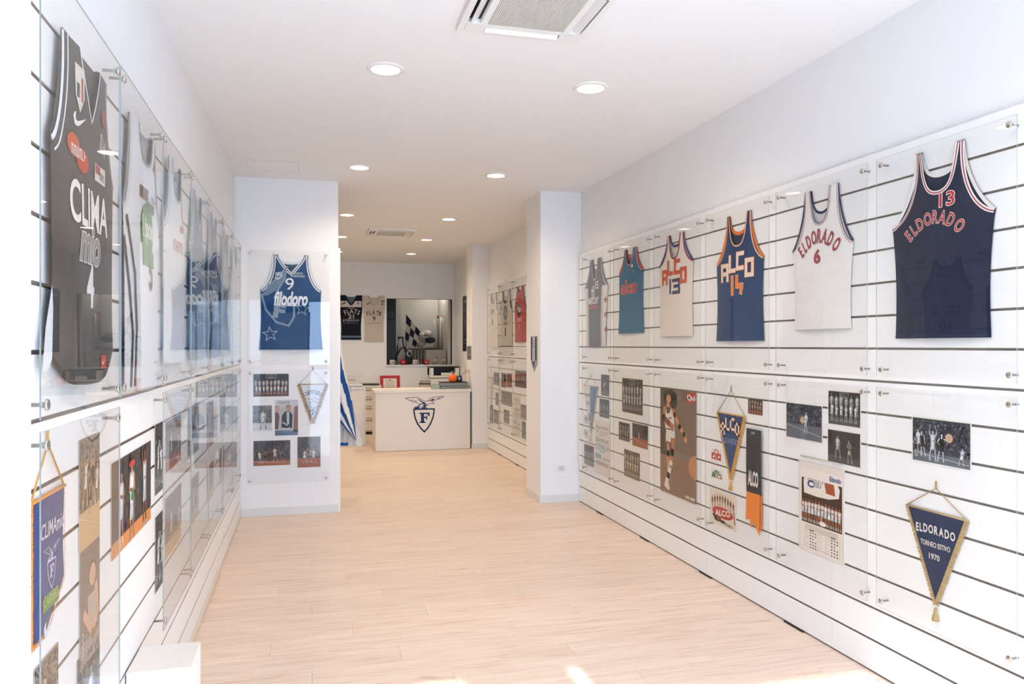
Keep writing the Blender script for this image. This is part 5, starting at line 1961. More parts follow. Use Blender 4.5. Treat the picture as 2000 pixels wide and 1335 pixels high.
# ================================================================== AIR CONDITIONERS
def cassette(x0, x1, y0, y1, label):
    cx, cy = (x0 + x1) / 2, (y0 + y1) / 2
    r = empty('air_conditioner', (cx, cy, CEIL))
    tag(r, label, 'air conditioner', 'ceiling cassettes')
    h = (x1 - x0) / 2
    sx0, sx1 = h * .70, h * .90      # slot band
    fb = MB()
    t = -.028
    # frame: outer ring, inner ring, corner pieces
    def ring(a, b, z0, z1):
        fb.box(-b, b, -b, -a, z0, z1).box(-b, b, a, b, z0, z1).box(-b, -a, -a, a, z0, z1).box(a, b, -a, a, z0, z1)
    ring(sx1, h, t + .004, 0)
    ring(h * .60, sx0, t, 0)
    for a in (-1, 1):
        for b in (-1, 1):
            xs = sorted((a * sx0 * .86, a * sx1)); ys = sorted((b * sx0 * .86, b * sx1))
            fb.box(xs[0], xs[1], ys[0], ys[1], t + .002, 0)
    bevel(fb.build('frame', M_WHITEP, r), .002)
    boxo('cavity', (-sx1, sx1, -sx1, sx1, -.004, 0), M_DARK, r)
    fm = MB().box(-sx0 * .84, sx0 * .84, -.022, .022, -.002, .002).mesh('flap', M_WHITEP)
    for k in range(4):
        o = obj('flap', fm, r)
        a = PI / 2 * k
        mid = (sx0 + sx1) / 2
        o.location = (math.sin(a) * mid, -math.cos(a) * mid, t + .012)
        o.rotation_euler = (math.radians(38 if k != 0 else 4), 0, a)
        if k == 0:
            o.location.z = t + .002
    # return-air grille: fine crossing bars
    gb = MB()
    g = h * .60
    n = 46
    for k in range(n + 1):
        x = -g + 2 * g * k / n
        gb.box(x - .0022, x + .0022, -g, g, t + .001, t + .006)
    for k in range(30):
        yy = -g + 2 * g * k / 29
        gb.box(-g, g, yy - .0016, yy + .0016, t + .003, t + .008)
    gb.build('grille', plain('#dedcd6', .5), r, fix=False)
    boxo('filter', (-g, g, -g, g, t + .012, t + .016), plain('#a3a29c', .8), r)


cassette(.648, 1.250, 2.875, 3.477, 'white ceiling air conditioner cassette with a grey grille, nearest the camera')
cassette(.695, 1.300, 9.690, 10.295, 'white ceiling air conditioner cassette in the back room')

# ================================================================== COUNTER
ct = empty('sales_counter', (1.555, 10.90, 0))
tag(ct, 'white sales counter with a blue eagle crest on its front', 'counter')
boxo('front_board', (-.685, .685, 0, .022, 0.004, .835), M_CAB, ct, .002)
boxo('top', (-.70, .70, -.012, .62, .835, .875), M_CAB, ct, .002)
boxo('side_board', (-.685, -.663, .022, .60, 0.004, .835), M_CAB, ct, .002)
boxo('side_board', (.663, .685, .022, .60, 0.004, .835), M_CAB, ct, .002)
boxo('shelf', (-.663, .663, .08, .58, .42, .44), M_CAB, ct)
A = Art()
x, z = PC.pt(780 + 648 * .0749, 760 + 650 * .0749)
emblem(A, x - 1.555, z, PC.pt(820, 774)[1] - PC.pt(820, 843)[1], '#1b2a5c', 1, 1.15)
o = A.build('crest', ct, .0015, eps=.0002); o['label'] = 'blue eagle standing on a shield with the letter F'
CT = .875


def on_counter(px, py_base_y):
    return PC.pt(px, 760)[0]


# paper on the counter
o = MB().box(-.12, .12, -.09, .09, 0, .002).build('paper_sheet', plain('#cfc6bc', .6)); o.location = (1.08, 11.03, CT); o.rotation_euler = (0, 0, .05)
tag(o, 'flat paper sheet lying on the left end of the counter', 'paper')
o = MB().box(-.30, .30, -.2, .2, 0, .004).build('desk_pad', plain('#efe8de', .5)); o.location = (1.33, 11.25, CT)
tag(o, 'pale desk pad lying on the counter', 'desk pad')
# stacked grey folders
fx0, fx1 = on_counter(863, 0), on_counter(917, 0)
for k in range(5):
    w = (fx1 - fx0) * (.5 - .004 * (k % 3))
    o = MB().box(-w, w, -.13, .13, 0, .0165).build('folder', plain(['#7d8285', '#8d9294', '#74797c', '#9a9e9f', '#868b8d'][k], .45)); bevel(o, .003)
    o.location = ((fx0 + fx1) / 2 + .006 * ((k * 7) % 3 - 1), 11.10 + .004 * (k % 2), CT + .0175 * k)
    tag(o, 'grey folder in the pile on the counter, number %s from the top' % ['five', 'four', 'three', 'two', 'one'][k], 'folder', 'grey folders on the counter')
FT = CT + .0175 * 5
o = MB().box(-.20, .20, -.10, .10, 0, .012).build('tray', plain('#1d211f', .5)); bevel(o, .003)
o.location = ((fx0 + fx1) / 2 + .0, 11.11, FT); tag(o, 'flat black tray on top of the grey folders', 'tray')
FT += .0125
# mint green box
mx = (on_counter(845, 0) + on_counter(860, 0)) / 2
gbx = empty('mint_box', (mx, 11.02, CT)); tag(gbx, 'small mint green box beside the grey folders', 'box')
boxo('body', (-.055, .055, -.045, .045, 0, .062), plain('#9db3a0', .6), gbx, .003)
mb = MB()
for k, (x, y) in enumerate(((-.03, 0), (0, .01), (.028, -.008))):
    mb.lathe([(0, .062), (.014, .062), (.016, .072), (.012, .086), (0, .09)], 'z', (x, y, 0), 10)
mb.build('contents', plain('#cfc9bf', .4), gbx)


# orange ball pot with little horns
ox = on_counter(887.5, 0)
ob = empty('orange_pot', (ox + .005, 11.06, FT)); tag(ob, 'round orange ball pot with pale spikes on the black tray', 'ornament')
mb = MB().lathe([(0, 0), (.03, .001), (.052, .015), (.064, .04), (.064, .06), (.054, .085), (.036, .102), (.02, .108), (0, .109)], 'z', n=24)
mb.build('ball', plain('#ff6a10', .35), ob)
for (x, y, h) in ((-.022, 0, .07), (.0, .02, .06), (.026, -.005, .055)):
    MB().lathe([(.008, 0), (.006, h * .5), (.0, h)], 'z', (x, y, .10), 8).build('spike', plain('#f0c9a0', .5), ob)
# navy mug with white handle, pens
def mug(name, loc, r, h, col, label, handle=None, rz=0.0, group=None, mark=None, inner='#e9e6e0'):
    m = empty(name, loc, rz); tag(m, label, 'mug', group)
    MB().lathe([(0, 0), (r * .9, 0), (r, .006), (r, h), (r * .93, h), (r * .9, .01), (0, .008)], 'z', n=24).build('cup', plain(col, .3), m)
    pts = [(r * .96, 0, h * .82)] + [(r + h * .30 * math.sin(PI * t / 8) + .004, 0, h * (.82 - .64 * t / 8)) for t in range(1, 8)] + [(r * .96, 0, h * .18)]
    MB().tube(pts, h * .07, 8).build('handle', plain(handle or col, .3), m)
    if mark:
        A = Art(); mark(A)
        p = A.build('print', m, 0.0, eps=0)
        me = p.data
        for v in me.vertices:
            a = v.co.x / r
            v.co = (math.sin(a) * (r + .0008), -math.cos(a) * (r + .0008), v.co.z)
    return m


mx = on_counter(901, 0)
nm = mug('mug', (mx, 11.08, FT), .045, .088, '#1b2340', 'navy mug with a white handle on the black tray', '#e4e2e0', 0.0, None, lambda A: A.text('F', 0, .045, .03, .04, '#c9d0dc', 1, .03))
pf = empty('feather_pen', (mx + .01, 11.09, FT + .012)); tag(pf, 'pink feather pen standing in the navy mug', 'pen')
MB().tube([(0, 0, 0), (.03, 0, .09), (.05, 0, .13)], .003, 6).build('barrel', plain('#e08a58', .4), pf)
mb = MB()
rr = random.Random(1)
for k in range(40):
    t = k / 40
    x, z = .045 + .11 * t, .12 + .035 * math.sin(2.2 * t)
    a = rr.uniform(-1, 1)
    mb.add([(x, rr.uniform(-.01, .01), z), (x + .012, rr.uniform(-.02, .02), z + .03 * a), (x + .02, rr.uniform(-.01, .01), z + .026 * a)], [(0, 1, 2)])
mb.build('plume', plain('#d9a79c', .8), pf, fix=False)

# ================================================================== CABINETS BEHIND
cb = empty('side_cabinet', (.20, 11.95, 0)); tag(cb, 'white cabinet with a plain end panel behind the flag', 'cabinet')
boxo('body', (-.70, .56, -.20, .20, 0.0, .845), M_CAB, cb, .002)
boxo('top', (-.72, .575, -.215, .215, .845, .87), M_CAB, cb, .002)
boxo('end_post', (.56, .588, -.212, .21, 0.0, .845), M_CAB, cb, .002)
# folded pale clothes
for k in range(2):
    o = MB().box(-.15, .15, -.12, .12, 0, .022).build('folded_shirt', cloth(['#b9c3c8', '#d0d6d8'][k])); bevel(o, .009, 3)
    o.location = (.60, 11.93, .87 + .023 * k); tag(o, ['grey blue folded shirt under the paler one on the side cabinet', 'pale folded shirt on top of the side cabinet'][k], 'folded shirt', 'folded shirts on the side cabinet')
dr = empty('drawer_cabinet', (.89, 13.30, 0)); tag(dr, 'white drawer cabinet between the side cabinet and the counter', 'cabinet')
boxo('body', (-.40, .235, -.25, .35, 0.05, .80), M_CAB, dr, .002)
boxo('top', (-.42, .25, -.27, .36, .80, .83), M_CAB, dr, .002)
for k, (z0, z1) in enumerate(((.08, .26), (.285, .46), (.485, .62), (.645, .775))):
    d_ = boxo('drawer', (-.38, .22, -.27, -.25, z0, z1), M_CAB, dr, .002)
    boxo('grip_recess', (-.34, .20, -.274, -.27, z1 - .03, z1 - .012), plain('#9a8f82', .6), d_)
mb = MB()
for x in (-.36, .22):
    for y in (-.2, .3):
        mb2 = MB().tube([(x, y, 0), (x, y, .055)], .02, 10); mb2.build('foot', M_BLACK, dr)
o = MB().box(-.16, .16, -.10, .10, 0, .03).build('laptop', plain('#20211f', .4)); bevel(o, .006)
o.location = (.95, 13.2, .83); tag(o, 'closed black case lying on the drawer cabinet', 'case')
# low back desk
bd = empty('back_desk', (1.86, 13.36, 0)); tag(bd, 'white back desk under the serving hatch', 'desk')
boxo('top', (-.60, .62, -.34, .38, .70, .735), M_CAB, bd, .003)
for x in (-.58, .56):
    boxo('side_board', (x, x + .03, -.32, .36, 0, .70), M_CAB, bd, .002)
boxo('modesty_board', (-.55, .56, .20, .22, .2, .70), M_CAB, bd)
# red framed certificate
fz0 = .735
fu0, fu1 = PB.pt(741, 745, .55)[0], PB.pt(780, 745, .55)[0]
zt_ = PB.pt(760, 733, .55)[1]
rf = empty('certificate', ((fu0 + fu1) / 2 + .012, 13.21, fz0)); rf.rotation_euler = (math.radians(-8), 0, 0)
tag(rf, 'red framed white certificate standing on the back desk', 'certificate')
hw = (fu1 - fu0) / 2; hh = zt_ - fz0
mb = MB().box(-hw, hw, -.012, .006, 0, .055).box(-hw, hw, -.012, .006, hh - .045, hh).box(-hw, -hw + .055, -.012, .006, .055, hh - .045).box(hw - .055, hw, -.012, .006, .055, hh - .045)
mb.build('frame', plain('#c0162a', .5), rf)
boxo('sheet', (-hw + .055, hw - .055, -.004, 0, .055, hh - .045), M_PAPER, rf)
A = Art()
for k in range(6):
    A.rect(-hw * .45, .07 + .02 * k, hw * .45 * (1 - .1 * (k % 3)), .075 + .02 * k, '#8a8480', 1)
A.ell(0, hh - .08, .012, .012, '#5a5450', 1)
A.build('print', rf, .005)
# printer
pu0, pu1 = PB.pt(838, 730, .4)[0], PB.pt(893, 730, .4)[0]
pr = empty('printer', ((pu0 + pu1) / 2, 13.36, .735)); tag(pr, 'white office printer with a black paper tray on the back desk', 'printer')
hw = (pu1 - pu0) / 2
boxo('paper_drawer', (-hw, hw, -.2, .2, 0, .20), M_WHITEP, pr, .006)
boxo('drawer_gap', (-hw + .004, hw - .004, -.198, .19, .20, .21), M_DARK, pr)
mb = MB().box(-hw, hw, -.2, .2, .21, .25).box(-hw, -hw + .05, -.2, .2, .25, .385).box(hw - .07, hw, -.2, .2, .25, .385).box(-hw, hw, -.02, .2, .25, .385)
bevel(mb.build('body', M_WHITEP, pr), .006)
boxo('output_tray', (-hw + .05, hw - .07, -.19, -.02, .25, .255), M_BLACK, pr)
boxo('tray_wall', (-hw + .05, hw - .07, -.03, -.02, .255, .385), M_BLACK, pr)
boxo('scanner_lid', (-hw - .005, hw + .005, -.205, .2, .385, .405), M_BLACK, pr, .006)
boxo('paper_stop', (-.07, .11, -.205, -.195, .25, .30), M_WHITEP, pr, .004)
# small box with a dark lid left of the printer
sb = empty('storage_box', (PB.pt(829, 745, .5)[0], 13.22, .735)); tag(sb, 'small white storage box with a dark lid left of the printer', 'box')
boxo('body', (-.09, .08, -.1, .1, 0, .10), plain('#cfc6bc', .6), sb, .004)
boxo('lid', (-.095, .085, -.105, .105, .10, .112), plain('#3a2c2a', .6), sb, .003)
o = MB().box(-.075, .075, -.09, .09, 0, .05).build('paper_carton', plain('#c3b9ae', .6)); o.location = (PB.pt(830.5, 745, .5)[0], 13.26, .848); bevel(o, .003); o.rotation_euler = (0, 0, .1)
tag(o, 'pale paper carton on top of the dark lidded storage box', 'carton')

# ================================================================== BACK WALL SHIRTS
GB = 'shirts hung on the back wall'


def back_shirt(x0, x1, ytop, ybot, label, col, yoke, trimc, art, hem=None):
    a, b = PB.pt(x0, ytop, .02), PB.pt(x1, ybot, .02)
    w = (b[0] - a[0]) / 2
    H = a[1] - b[1]
    j = Jersey(PB, .006, 'shirt', label, GB, H, w * .90, w * .96, H * .62, w * .98, w * .46, H * .80, H * .965, (a[0] + b[0]) / 2, b[1], kind='V', arm=.3, backarm=.3)
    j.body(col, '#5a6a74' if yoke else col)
    if yoke:
        zs = [j.H * (.735 + .0125 * k) for k in range(22)]
        nk = lambda z: interp(j.neckc, z) if z > j.nz else 0.0
        zs = [z for z in zs if z <= j.H]
        g = j.grid(j.outer, nk, [z for z in zs if z < j.H * .885], j.surf, lift=.0012); g.build('yoke', cloth(yoke), j.root, fix=False)
    j.trim(neck=[(0, .028, trimc)], arm=[(0, .006, trimc)])
    art(j)
    return j


def sa(j):
    A = Art(); A.arch('FLATS', .015, j.H * .60, .27, .085, .035, '#b9b4b0', 1, .02); A.rect(-.055, j.H * .705, .055, j.H * .715, '#b9b4b0', 1); A.rect(-.06, j.H * .625, .06, j.H * .632, '#7a7a7c', 1)
    A.text('ETERNOO', .0, j.H * .435, .28, .036, '#9aa0a4', 1, .02); A.glyphs(.0, j.H * .375, .26, .016, 10, '#7a8084', 1); j.put(A, 'lettering', 'grey lettering')
    A = Art(); A.text('21', 0, j.H * .52, .10, .075, '#b4b4b4', 1, .03); j.put(A, 'number')
    A = Art(); A.stroke([(-.16, j.H * .80), (-.13, j.H * .815), (-.10, j.H * .835)], .018, '#2a2c30', 4); A.ell(.12, j.H * .82, .014, .02, '#5a5048', 4); j.put(A, 'badge')


def sbk(j):
    A = Art(); A.arch('FLATS', .0, j.H * .60, .26, .085, .03, '#5a5048', 1, .03); A.rect(.085, j.H * .57, .125, j.H * .66, '#a05a48', 0); A.rect(-.13, j.H * .712, .14, j.H * .718, '#7a6c62', 1)
    A.glyphs(.0, j.H * .405, .24, .016, 10, '#6a5c52', 1); j.put(A, 'lettering', 'dark and red lettering')
    A = Art(); A.text('9', 0, j.H * .505, .05, .085, '#3a332e', 1, .03); j.put(A, 'number')
    A = Art(); A.stroke([(-.13, j.H * .815), (-.10, j.H * .83), (-.07, j.H * .845)], .016, '#3a332e', 2); A.rect(.12, j.H * .87, .19, j.H * .90, '#5a5048', 2); A.ell(.145, j.H * .82, .018, .025, '#6a6058', 2); j.put(A, 'badge')


j = back_shirt(663.5, 708, 576, 663, 'navy shirt numbered 21 with a white chest band on the back wall', '#0e1524', '#cfc6c0', '#18243a', sa)
j.ribbon([(j.wh * t / 8.0 * .96, .035) for t in range(-8, 9)], [(0, .035, '#5f7288')], 'hem_band', j.surf, flip=1)
back_shirt(709, 752, 577, 667, 'white shirt numbered 9 on the back wall beside the hatch', '#c9beb2', None, '#b8aca0', sbk)

# ================================================================== POSTER AND SIGN
pz1, pz0 = 1.515 + (674 - 575) / 1478 * 12.6, 1.515 + (674 - 686) / 1478 * 12.6


def art_dark(w, h):
    A = Art(); A.rect(-w / 2, 0, w / 2, h, '#1c2236', 0); crowd(A, -w * .4, h * .3, w * .4, h * .8, 90, 60, 150, 1, rn, [(.9, .95, 1.1), (1, .9, .8)], .03)
    A.glyphs(0, .9 * h, .7 * w, .045, 9, '#c0c6d4', 2); A.rect(-.4 * w, .2 * h, .4 * w, .215 * h, '#8a90a4', 2); A.rect(-.4 * w, .14 * h, .3 * w, .15 * h, '#8a90a4', 2)
    return A


po2 = sheet_at(PR, -.018, -12.45, pz0, .98, pz1 - pz0, 'poster', 'dark navy poster on the right wall behind the back column', 'poster', None, art_dark, 0.0, plain('#1c2236', .5))


def art_sign(w, h):
    A = Art(); A.rect(-w / 2, 0, w / 2, h, '#8c8480', 0); A.glyphs(0, h * .6, w * .6, h * .28, 4, '#4a4442', 1); A.rect(-w * .4, h * .12, w * .4, h * .26, '#5f5856', 1); A.rect(-w * .35, h * .82, w * .1, h * .9, '#5f5856', 1)
    return A


PK2 = Plane((2.272, 0), (0, -1))
sheet_at(PK2, .001, -11.12, 1.30, .32, .205, 'notice', 'small grey notice on the side of the back column', 'sign', None, art_sign, 0.0, plain('#8c8480', .5))

# ================================================================== FLAG AND SCARVES BEHIND THE PILLAR
fy = 7.80
PF = Plane((0, fy), (1, 0))
fg = empty('striped_flag', (.25, fy, 1.0)); tag(fg, 'blue and white striped flag hanging behind the left pillar', 'flag')
edge = [(662, 596), (664.5, 640), (668, 680), (675, 728), (686, 772), (692, 815), (696.5, 860)]
ew = [PF.pt(*p) for p in edge]
ew = [(x, z) for x, z in ew]
top_z = 2.05
ew = [(ew[0][0] - .02, top_z)] + ew


def edge_x(z):
    for (xa, za), (xb, zb) in zip(ew[:-1], ew[1:]):
        if zb <= z <= za:
            return xa + (xb - xa) * (za - z) / (za - zb)
    return ew[-1][0]


BLU, WHF = cloth('#1d4f93'), cloth('#e8e6e2')
zb0 = ew[-1][1]
mb = MB()
NR, NC = 44, 30
vs = []
for i in range(NR + 1):
    z = top_z + (zb0 - top_z) * i / NR
    xr = edge_x(z)
    t = i / NR
    wdt = (.20 + .10 * t) * (1 - max(0, (t - .72) / .28) ** 1.3 * .96)
    for k in range(NC + 1):
        s = k / NC
        x = max(xr - wdt * s, .262)
        y = .018 * math.sin(11 * s + 3 * t) * (1 - .3 * t) + .012 * math.sin(23 * s + 1.0 + 2 * t)
        vs.append((x - .25, y, z - 1.0))
fs0, fs1 = [], []
for i in range(NR):
    for k in range(NC):
        q = (i * (NC + 1) + k, i * (NC + 1) + k + 1, (i + 1) * (NC + 1) + k + 1, (i + 1) * (NC + 1) + k)
        s = (k + .5) / NC
        t = (i + .5) / NR
        u = s * (.20 + .10 * t) * 9.0 + .16 - .8 * (1 - t) * .9
        (fs1 if (u % 1.0) < .46 and u > .0 else fs0).append(q)
n0 = len(fs0)
mb.v = vs; mb.f = fs0 + fs1; mb.m = [0] * n0 + [1] * len(fs1); mb.sm = [True] * len(mb.f)
mb.build('cloth', [WHF, BLU], fg, fix=False)
MB().tube([(.001, 0, 1.03), (.03, 0, 1.032)], .009, 10).build('pole', plain('#b9a58c', .5), fg)
for k, (px0, px1, lb) in enumerate(((663, 668.5, 'pale grey scarf with a blue end hanging below the flag, left one'), (672, 678.5, 'pale grey scarf with a blue end hanging below the flag, right one'))):
    a, b = PF.pt(px0, 871, .01), PF.pt(px1, 874, .01)
    s = empty('hanging_scarf', ((a[0] + b[0]) / 2, fy + .07, 1.10)); tag(s, lb, 'scarf', 'scarves below the flag')
    w = (b[0] - a[0]) / 2 + .012
    vs = []
    L = 1.10 - a[1]
    for i in range(21):
        z = -L * i / 20
        for c in range(5):
            f = c / 4
            vs.append((-w + 2 * w * f + .03 * (1 - i / 20) * (k * 2 - 1), .008 * math.sin(5 * f + 6 * z), z))
    fs = [(i * 5 + c, i * 5 + c + 1, (i + 1) * 5 + c + 1, (i + 1) * 5 + c) for i in range(20) for c in range(4)]
    MB().add(vs, fs, 0, True).build('cloth', cloth('#c3c6ca'), s)
    MB().box(-w, w, -.012, .012, -L - .001, -L + .024).build('blue_end', cloth('#1d4f93'), s)
sheet = empty('hanging_towel', (.40, fy + .12, 1.16)); tag(sheet, 'white towel hanging behind the striped flag', 'towel')
vs = []
for i in range(21):
    z = -.68 * i / 20
    for c in range(13):
        f = c / 12
        vs.append((-.14 + .24 * f * (.35 + .65 * i / 20), .014 * math.sin(16 * f + 2 * z), z))
fs = [(i * 13 + c, i * 13 + c + 1, (i + 1) * 13 + c + 1, (i + 1) * 13 + c) for i in range(20) for c in range(12)]
MB().add(vs, fs, 0, True).build('cloth', cloth('#d6d5d2'), sheet)
MB().tube([(-.14, 0, .0), (.03, 0, .0)], .006, 8).build('hook_bar', M_STEEL, sheet)
# prong hooks on the end of the slat panel at the back
for k, (px, py) in enumerate(((689, 734), (687, 740))):
    x, z = PF.pt(px, py)
    h = empty('display_hook', (.246, 9.3, 1.515 - (py - 674) / 1478 * 9.1)); tag(h, ['upper steel display hook behind the flag', 'lower steel display hook behind the flag'][k], 'hook', 'display hooks')
    MB().tube([(-.02, 0, 0), (.30 - .03 * k, 0, 0), (.33 - .03 * k, 0, .012)], .0035, 6).build('prong', M_STEEL, h)
    boxo('back_plate', (-.024, -.016, -.02, .02, -.03, .03), M_STEEL, h)
boxo('slat_end_panel', (.20, .228, 8.3, 9.6, 0.0, 2.4), M_LAM, pillar, .0015)

# ================================================================== STORE ROOM BEHIND THE HATCH
ld = bpy.data.lights.new('store_tube', 'AREA'); ld.shape = 'RECTANGLE'; ld.size = .08; ld.size_y = .5; ld.energy = 5; ld.color = (1, .94, .86)
sl = empty('store_lamp', (2.20, 14.45, 2.80)); tag(sl, 'tube lamp lighting the store room behind the hatch', 'lamp')
lo = bpy.data.objects.new('tube_light', ld); link(lo, sl); lo.rotation_euler = (0, math.radians(-50), 0); lo.location = (0, 0, -.03)
MB().tube([(0, -.3, 0), (0, .3, 0)], .018, 10).build('tube', mat('lamp_tube', '#fff4e6', emit='#fff0dc', estr=3), sl)
SZ = hz0
PS = Plane((0, BACK_Y + .06), (1, 0))
# sill mugs
for px, col, lb, mk in ((765.5, '#d8d3cc', 'white mug at the left end of the hatch sill', 'w'), (787, '#b81828', 'red mug, second from the left on the hatch sill', 'r'),
                        (810.5, '#d8d3cc', 'white mug between the two red mugs on the hatch sill', 'w'), (832, '#b81828', 'red mug, right one on the hatch sill', 'r')):
    x = PS.pt(px, 706)[0]
    mug('mug', (x, BACK_Y + .06, SZ), .044, .092, col, lb, None, 0.0, 'mugs on the hatch sill',
        (lambda A: A.ell(0, .046, .018, .022, '#8a8884', 1)) if mk == 'w' else (lambda A: A.text('Yoga', .002, .046, .05, .03, '#e8d0d0', 1, .03)))
for px, lb in ((849.5, 'printed glass with a straw on the hatch sill'), (866, 'printed glass without a straw at the right end of the hatch sill')):
    x = PS.pt(px, 706)[0]
    g = empty('printed_glass', (x, BACK_Y + .06, SZ)); tag(g, lb, 'glass', 'printed glasses on the hatch sill')
    MB().lathe([(0, 0), (.033, 0), (.038, .1), (.036, .1), (.031, .006), (0, .006)], 'z', n=20).build('cup', plain('#b3aca4', .25), g)
    A = Art(); A.rect(-.03, .02, .03, .028, '#5a5450', 1); A.text('F', 0, .055, .03, .035, '#4a4644', 1, .04); A.rect(-.03, .08, .03, .086, '#5a5450', 1)
    p = A.build('print', g, 0, eps=0)
    for v in p.data.vertices:
        r_ = .0335 + .045 * v.co.z
        a = v.co.x / r_
        v.co = (math.sin(a) * (r_ + .001), -math.cos(a) * (r_ + .001), v.co.z)
    if 'without' not in lb:
        MB().tube([(.0, 0, .03), (.035, 0, .13), (.055, 0, .16)], .006, 8).build('straw', plain('#5f4a40', .5), g)
# white carton behind the glasses
x0, x1 = PS.pt(836.5, 690)[0] + .02, PS.pt(876.5, 690)[0] + .02
cz = PS.pt(850, 684)[1]
cn = empty('white_carton', ((x0 + x1) / 2 - .035, BACK_Y + .335, SZ)); tag(cn, 'plain white carton standing behind the printed glasses', 'box')
boxo('body', (-(x1 - x0) / 2, (x1 - x0) / 2, -.10, .10, 0, cz - SZ + .01), plain('#a8a096', .7), cn, .003)
boxo('flap_edge', ((x1 - x0) / 2, (x1 - x0) / 2 + .004, -.11, .11, .0, cz - SZ), plain('#5a4a3c', .7), cn)
# stock shelf unit under the pile (dark boards seen on end)
def Q(Y):
    return Plane((0, Y), (1, 0))


st_ = empty('stock_shelf', (2.08, BACK_Y + .86, 0)); tag(st_, 'low grey stock shelf in the store room', 'shelf')
TZ = 1.455
boxo('body', (-.28, .33, -.20, .25, 0.0, TZ), plain('#57524c', .7), st_, .004)
for k in range(6):
    boxo('post', (-.26 + .06 * k, -.235 + .06 * k, -.215, -.20, SZ - .1, TZ - .02), plain('#8a8278', .5), st_)


def lump(mb, c, r, sx, sz, seed, n=26, m=18, amp=.12, jag=0.0):
    rr = random.Random(seed)
    ph_ = [rr.uniform(0, 6) for _ in range(6)]
    vs, fs = [], []
    for i in range(m + 1):
        th = PI * i / m
        for k in range(n):
            a = 2 * PI * k / n
            w = 1 + amp * (math.sin(3 * a + ph_[0] + 2 * th) + .7 * math.sin(5 * th + ph_[1] + a) + .5 * math.sin(7 * a + ph_[2] - 3 * th)) * math.sin(th) + jag * rr.uniform(-1, 1) * math.sin(th)
            vs.append((c[0] + r * sx * w * math.sin(th) * math.cos(a), c[1] + r * .8 * w * math.sin(th) * math.sin(a), c[2] + r * sz * w * math.cos(th)))
    for i in range(m):
        for k in range(n):
            fs.append((i * n + k, (i + 1) * n + k, (i + 1) * n + (k + 1) % n, i * n + (k + 1) % n))
    mb.add(vs, fs, 0, jag == 0)
    return mb


QB = Q(BACK_Y + .80)
bx, bz = QB.pt(831, 657)
bgp = empty('clothes_bag', (bx, BACK_Y + .80, TZ)); tag(bgp, 'crumpled clear plastic bag on the store shelf', 'bag')
M_FILM = mat('crumpled_film', '#b9b2a8', rough=.25, spec=.7, var=(8, .2))
lump(MB(), (0, 0, bz - TZ), .135, 1.15, .95, 3, amp=.08, jag=.07).build('film', M_FILM, bgp, fix=False)
lump(MB(), (-.09, -.02, .07), .09, 1.1, .6, 5, amp=.1, jag=.1).build('knot', M_FILM, bgp, fix=False)
lump(MB(), (.01, -.09, bz - TZ + .03), .05, 1.3, .6, 6, amp=.1).build('pink_shirt', cloth('#a8847c'), bgp, fix=False)
jx, jz = Q(BACK_Y + .62).pt(840, 664)
db = empty('dark_jacket', (jx, BACK_Y + .60, TZ)); tag(db, 'dark green and navy folded jacket in front of the plastic bag', 'clothing')
lump(MB(), (0, 0, jz - TZ), .085, 1.15, .7, 8, amp=.08).build('jacket', cloth('#1e2a30'), db, fix=False)
lump(MB(), (-.02, -.01, .035), .07, 1.6, .5, 9, amp=.08).build('white_cloth', cloth('#b9b0a6'), db, fix=False)
# chequered flag on a stick
QF = Q(BACK_Y + .50)
cn4 = [QF.pt(*p) for p in ((794.5, 615), (820.5, 647), (791, 662), (812, 678))]
cf = empty('chequered_flag', (cn4[0][0], BACK_Y + .50, cn4[2][1] - .3)); tag(cf, 'navy and white chequered flag leaning in the store room', 'flag')
vs, fs = [], [[], []]
n = 12
for i in range(n + 1):
    for k in range(n + 1):
        a, b = i / n, k / n
        x = (cn4[0][0] * (1 - a) + cn4[1][0] * a) * (1 - b) + (cn4[2][0] * (1 - a) + cn4[3][0] * a) * b
        z = (cn4[0][1] * (1 - a) + cn4[1][1] * a) * (1 - b) + (cn4[2][1] * (1 - a) + cn4[3][1] * a) * b
        vs.append((x - cf.location.x, .012 * math.sin(6 * a + 4 * b), z - cf.location.z))
for i in range(n):
    for k in range(n):
        fs[((i // 4) + (k // 4)) % 2].append((i * (n + 1) + k, i * (n + 1) + k + 1, (i + 1) * (n + 1) + k + 1, (i + 1) * (n + 1) + k))
mb = MB(); mb.v = vs; mb.f = fs[0] + fs[1]; mb.m = [0] * len(fs[0]) + [1] * len(fs[1]); mb.sm = [True] * len(mb.f)
mb.build('cloth', [cloth('#141c34'), cloth('#b4b2a8')], cf, fix=False)
MB().tube([(-.03, .02, -.85), (-.002, .02, cn4[0][1] - cf.location.z + .01)], .008, 8).build('stick', plain('#3a3430', .6), cf)
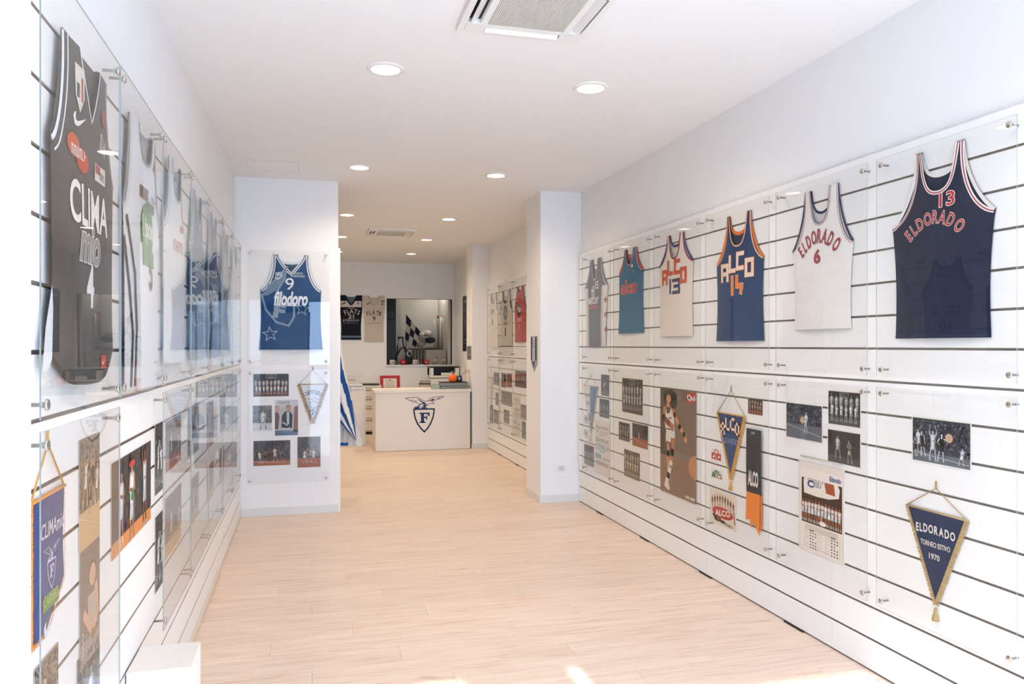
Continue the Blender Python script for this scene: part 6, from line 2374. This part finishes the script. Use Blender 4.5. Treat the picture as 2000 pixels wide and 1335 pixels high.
# leaning tubes in a bundle
tx = Q(BACK_Y + .75).pt(856, 650)[0]
tb = empty('tube_bundle', (tx, BACK_Y + .75, TZ)); tag(tb, 'bundle of clear poster tubes with a red cap in the store room', 'tubes')
for k, (x, dx, hh_, c) in enumerate(((-.05, -.035, .55, '#c9c2b8'), (-.005, .0, .58, '#8d8880'), (.04, .01, .60, '#d6d0c6'), (.08, .012, .58, '#b0a99f'))):
    MB().tube([(x, 0, 0), (x + dx, 0, hh_)], .020, 10).build('tube', plain(c, .2), tb)
MB().tube([(-.005, 0, .575), (-.005, 0, .64)], .018, 10).build('red_cap', plain('#c02020', .4), tb)
# dark trolley frame, rolled banner and a tall box added to darken the left half
t0, t1 = Q(BACK_Y + .36).pt(778, 650)[0], Q(BACK_Y + .36).pt(788, 650)[0]
tr_ = empty('folding_trolley', ((t0 + t1) / 2, BACK_Y + .40, SZ - .3)); tag(tr_, 'black folding trolley frame in the store room', 'trolley')
MB().tube([(-.10, 0, .0), (-.06, 0, .62), (-.035, 0, .80), (.035, 0, .80), (.05, 0, .66), (.12, 0, .45), (.12, 0, 0)], .014, 8).build('frame', M_BLACK, tr_)
MB().tube([(-.055, 0, .80), (.055, 0, .80)], .016, 8).build('handle', M_BLACK, tr_)
MB().tube([(-.08, 0, .45), (.0, -.01, .60), (.08, 0, .62), (.12, 0, .5)], .018, 8).build('strap', M_BLACK, tr_)
bk = empty('added_dark_box', (1.34, BACK_Y + .66, 0)); tag(bk, 'tall dark box added to darken the left of the store room', 'dark box')
boxo('carcass', (-.18, .18, -.12, .15, 0, 2.42), plain('#1b1d20', .6), bk, .006)
boxo('door', (-.175, .175, -.14, -.12, .05, 2.0), plain('#15171a', .5), bk, .004)
boxo('top_box', (-.15, .17, -.15, .1, 2.0, 2.18), plain('#0f1013', .5), bk, .02)
rx, rz_ = Q(BACK_Y + .30).pt(798, 690)
w_ = empty('rolled_banner', (rx, BACK_Y + .30, SZ - .12)); tag(w_, 'rolled navy banner with a pale print in front of the chequered flag', 'banner')
lump(MB(), (0, 0, .22), .085, .85, 2.4, 15, amp=.05).build('roll', cloth('#23282c'), w_, fix=False)
A = Art(); A.ell(.0, .33, .05, .07, '#9a988f', 1); A.ell(.01, .32, .025, .035, '#23282c', 2); A.stroke([(-.03, .37), (.04, .29)], .014, '#23282c', 2)
A.build('print', w_, .078)
